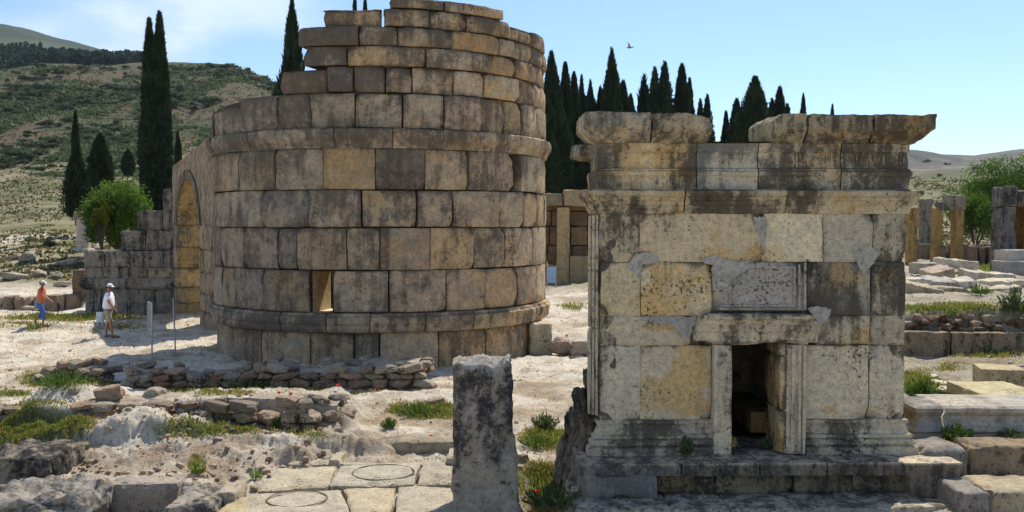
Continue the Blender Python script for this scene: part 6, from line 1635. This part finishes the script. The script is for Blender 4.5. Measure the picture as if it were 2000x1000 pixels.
    # shorts or trousers
    TV = [(0, 0, .97), (0, 0, .88)]; TRr = [(.16, .18), (.165, .185)]; TE = [(0, 1)]
    for sd_, (kn, an, toe) in zip((-1, 1), legs):
        b = len(TV); hip = Vector((0, sd_*.09, .80)); kv = Vector((kn[0], sd_*.1, kn[1])); av = Vector((an[0], sd_*.09, an[1]))
        TV += [tuple(hip), tuple(kv)]; TRr += [.115, .088]; TE += [(1, b), (b, b+1)]
        if mats['long']: TV.append(tuple(kv+(av-kv)*.55)); TRr.append(.07); TE.append((b+1, b+2))
    skin_obj('trousers' if mats['long'] else 'shorts', TV, TE, TRr, mats['trousers'], root)
    for sd_, (kn, an, toe) in zip((-1, 1), legs):
        sb_ = MB(); dx, dz = toe[0]-an[0], toe[1]-an[1]; L = math.hypot(dx, dz); tl = math.atan2(-dz, dx) if L else 0
        rbox(sb_, ((an[0]+toe[0])/2+.015, sd_*.095, (an[1]+toe[1])/2-.035), (.135, .046, .036), .034, .002, 3, .04, 0, (0, tl if tl > .75 else 0), nmax=8); sb_.build('shoe', mats['shoe'], root)
    return root, hd
pw = person(212, 660, 'man in a white cap, loose white shirt and khaki shorts walking right on the dirt', dict(hair=plain_mat('dark_hair', (.05, .035, .025)), cap=plain_mat('white_cap', (.78, .76, .76), .8, var=.05), shirt=plain_mat('white_shirt', (.80, .80, .86), .85, var=.04), trousers=plain_mat('khaki', (.36, .32, .22), .9), shoe=plain_mat('brown_sandal', (.16, .08, .06), .8), long=False, waist=(.20, .20), belly=(.215, .20)),
    .04, [((.12, .50), (.16, .09), (.33, .035)), ((-.04, .48), (-.12, .09), (.03, .035))], [((.12, 1.16), (.26, .98)), ((.10, 1.15), (.22, .93))], 1.75, R_(2), 33)
pw2 = person(80, 643, 'woman in a white hat, orange top and blue cropped trousers walking right, legs apart', dict(hair=plain_mat('brown_hair', (.06, .035, .03)), cap=plain_mat('white_hat', (.75, .76, .72), .8, var=.05), shirt=plain_mat('orange_top', (.62, .13, .05), .85, var=.06), trousers=plain_mat('blue_cotton', (.07, .12, .32), .9), shoe=plain_mat('black_shoe', (.03, .03, .035), .7), long=True, waist=(.13, .165), belly=(.13, .16), sleeve=.5),
    .10, [((.17, .50), (.12, .09), (.28, .035)), ((.0, .48), (-.24, .19), (-.20, .05))], [((.16, 1.20), (.40, 1.06)), ((.08, 1.16), (.28, 1.0))], 1.62, R_(4), 35)
bg_ = MB(); rbox(bg_, (-.20, .18, .80), (.05, .09, .18), .03, .01, 4, .05, tilt=(.0, .35)); ob = bg_.build('shoulder_bag', plain_mat('teal_bag', (.16, .34, .36), .8), None, True, pw2[0].location)
tag(ob, 'pale teal bag hanging behind the hip of the woman in orange', 'bag')
# ------------------------------------------------------------------ bird
def bird():
    X, Y, Z = P(1230, 93, 45); mb = MB(); k = .9
    V, Fc = cube_grid(8, 6, 6); q = V/np.maximum(1e-6, np.linalg.norm(V, axis=1, keepdims=True))
    body = q*np.array([.155, .05, .045]); body[:, 2] += .02*np.clip(q[:, 0], 0, 1); mb.add(body*k, Fc)
    rock(mb, (.16*k, 0, .03*k), (.07, .055, .055), 1, n=5, rough=.03)
    mb.add([(.19*k, .008, .03), (.19*k, -.008, .03), (.225*k, 0, .022)], [(0, 1, 2)])
    T, U = np.meshgrid(np.linspace(0, 1, 8), np.linspace(-.5, .5, 5), indexing='ij')
    for sg in (1, -1):
        ch = .11*(1-T*.75); mb.add(np.stack([-.02+U*ch-.08*T*T+(.06*T if sg > 0 else -.08*T), sg*.05+sg*.16*T, .02+.26*T-.05*T*T+.0*U], -1).reshape(-1, 3)*k, gridf(8, 5))
    mb.add(np.array([(-.13, .02, 0), (-.13, -.02, 0), (-.25, -.045, .01), (-.25, .045, .01)])*k, [(0, 1, 2, 3)])
    o = mb.build('bird', plain_mat('bird_feathers', (.22, .19, .17), .8), None, True, (X, Y, Z)); o.rotation_euler = (0, 0, R_(12)); tag(o, 'small bird with raised wings flying above the cypress row', 'bird')
bird()

# ------------------------------------------------------------------ air
def haze():
    me = bpy.data.meshes.new('haze'); V, Fc = cube_grid(1, 1, 1)
    c = np.array([0, 1200, 318.]); h = np.array([4200, 1900, 321.])
    me.from_pydata([tuple(v) for v in V*h+c], [], [tuple(int(i) for i in f) for f in Fc])
    m = bpy.data.materials.new('air'); m.use_nodes = True; t = m.node_tree; t.nodes.clear()
    pv = N(t, 'ShaderNodeVolumePrincipled', ins={'Color': (.72, .82, .95, 1), 'Density': .00005, 'Anisotropy': .2})
    t.links.new(pv.outputs[0], N(t, 'ShaderNodeOutputMaterial').inputs['Volume'])
    me.materials.append(m); o = bpy.data.objects.new('haze', me); COL.objects.link(o); tag(o, kind='stuff')
haze()
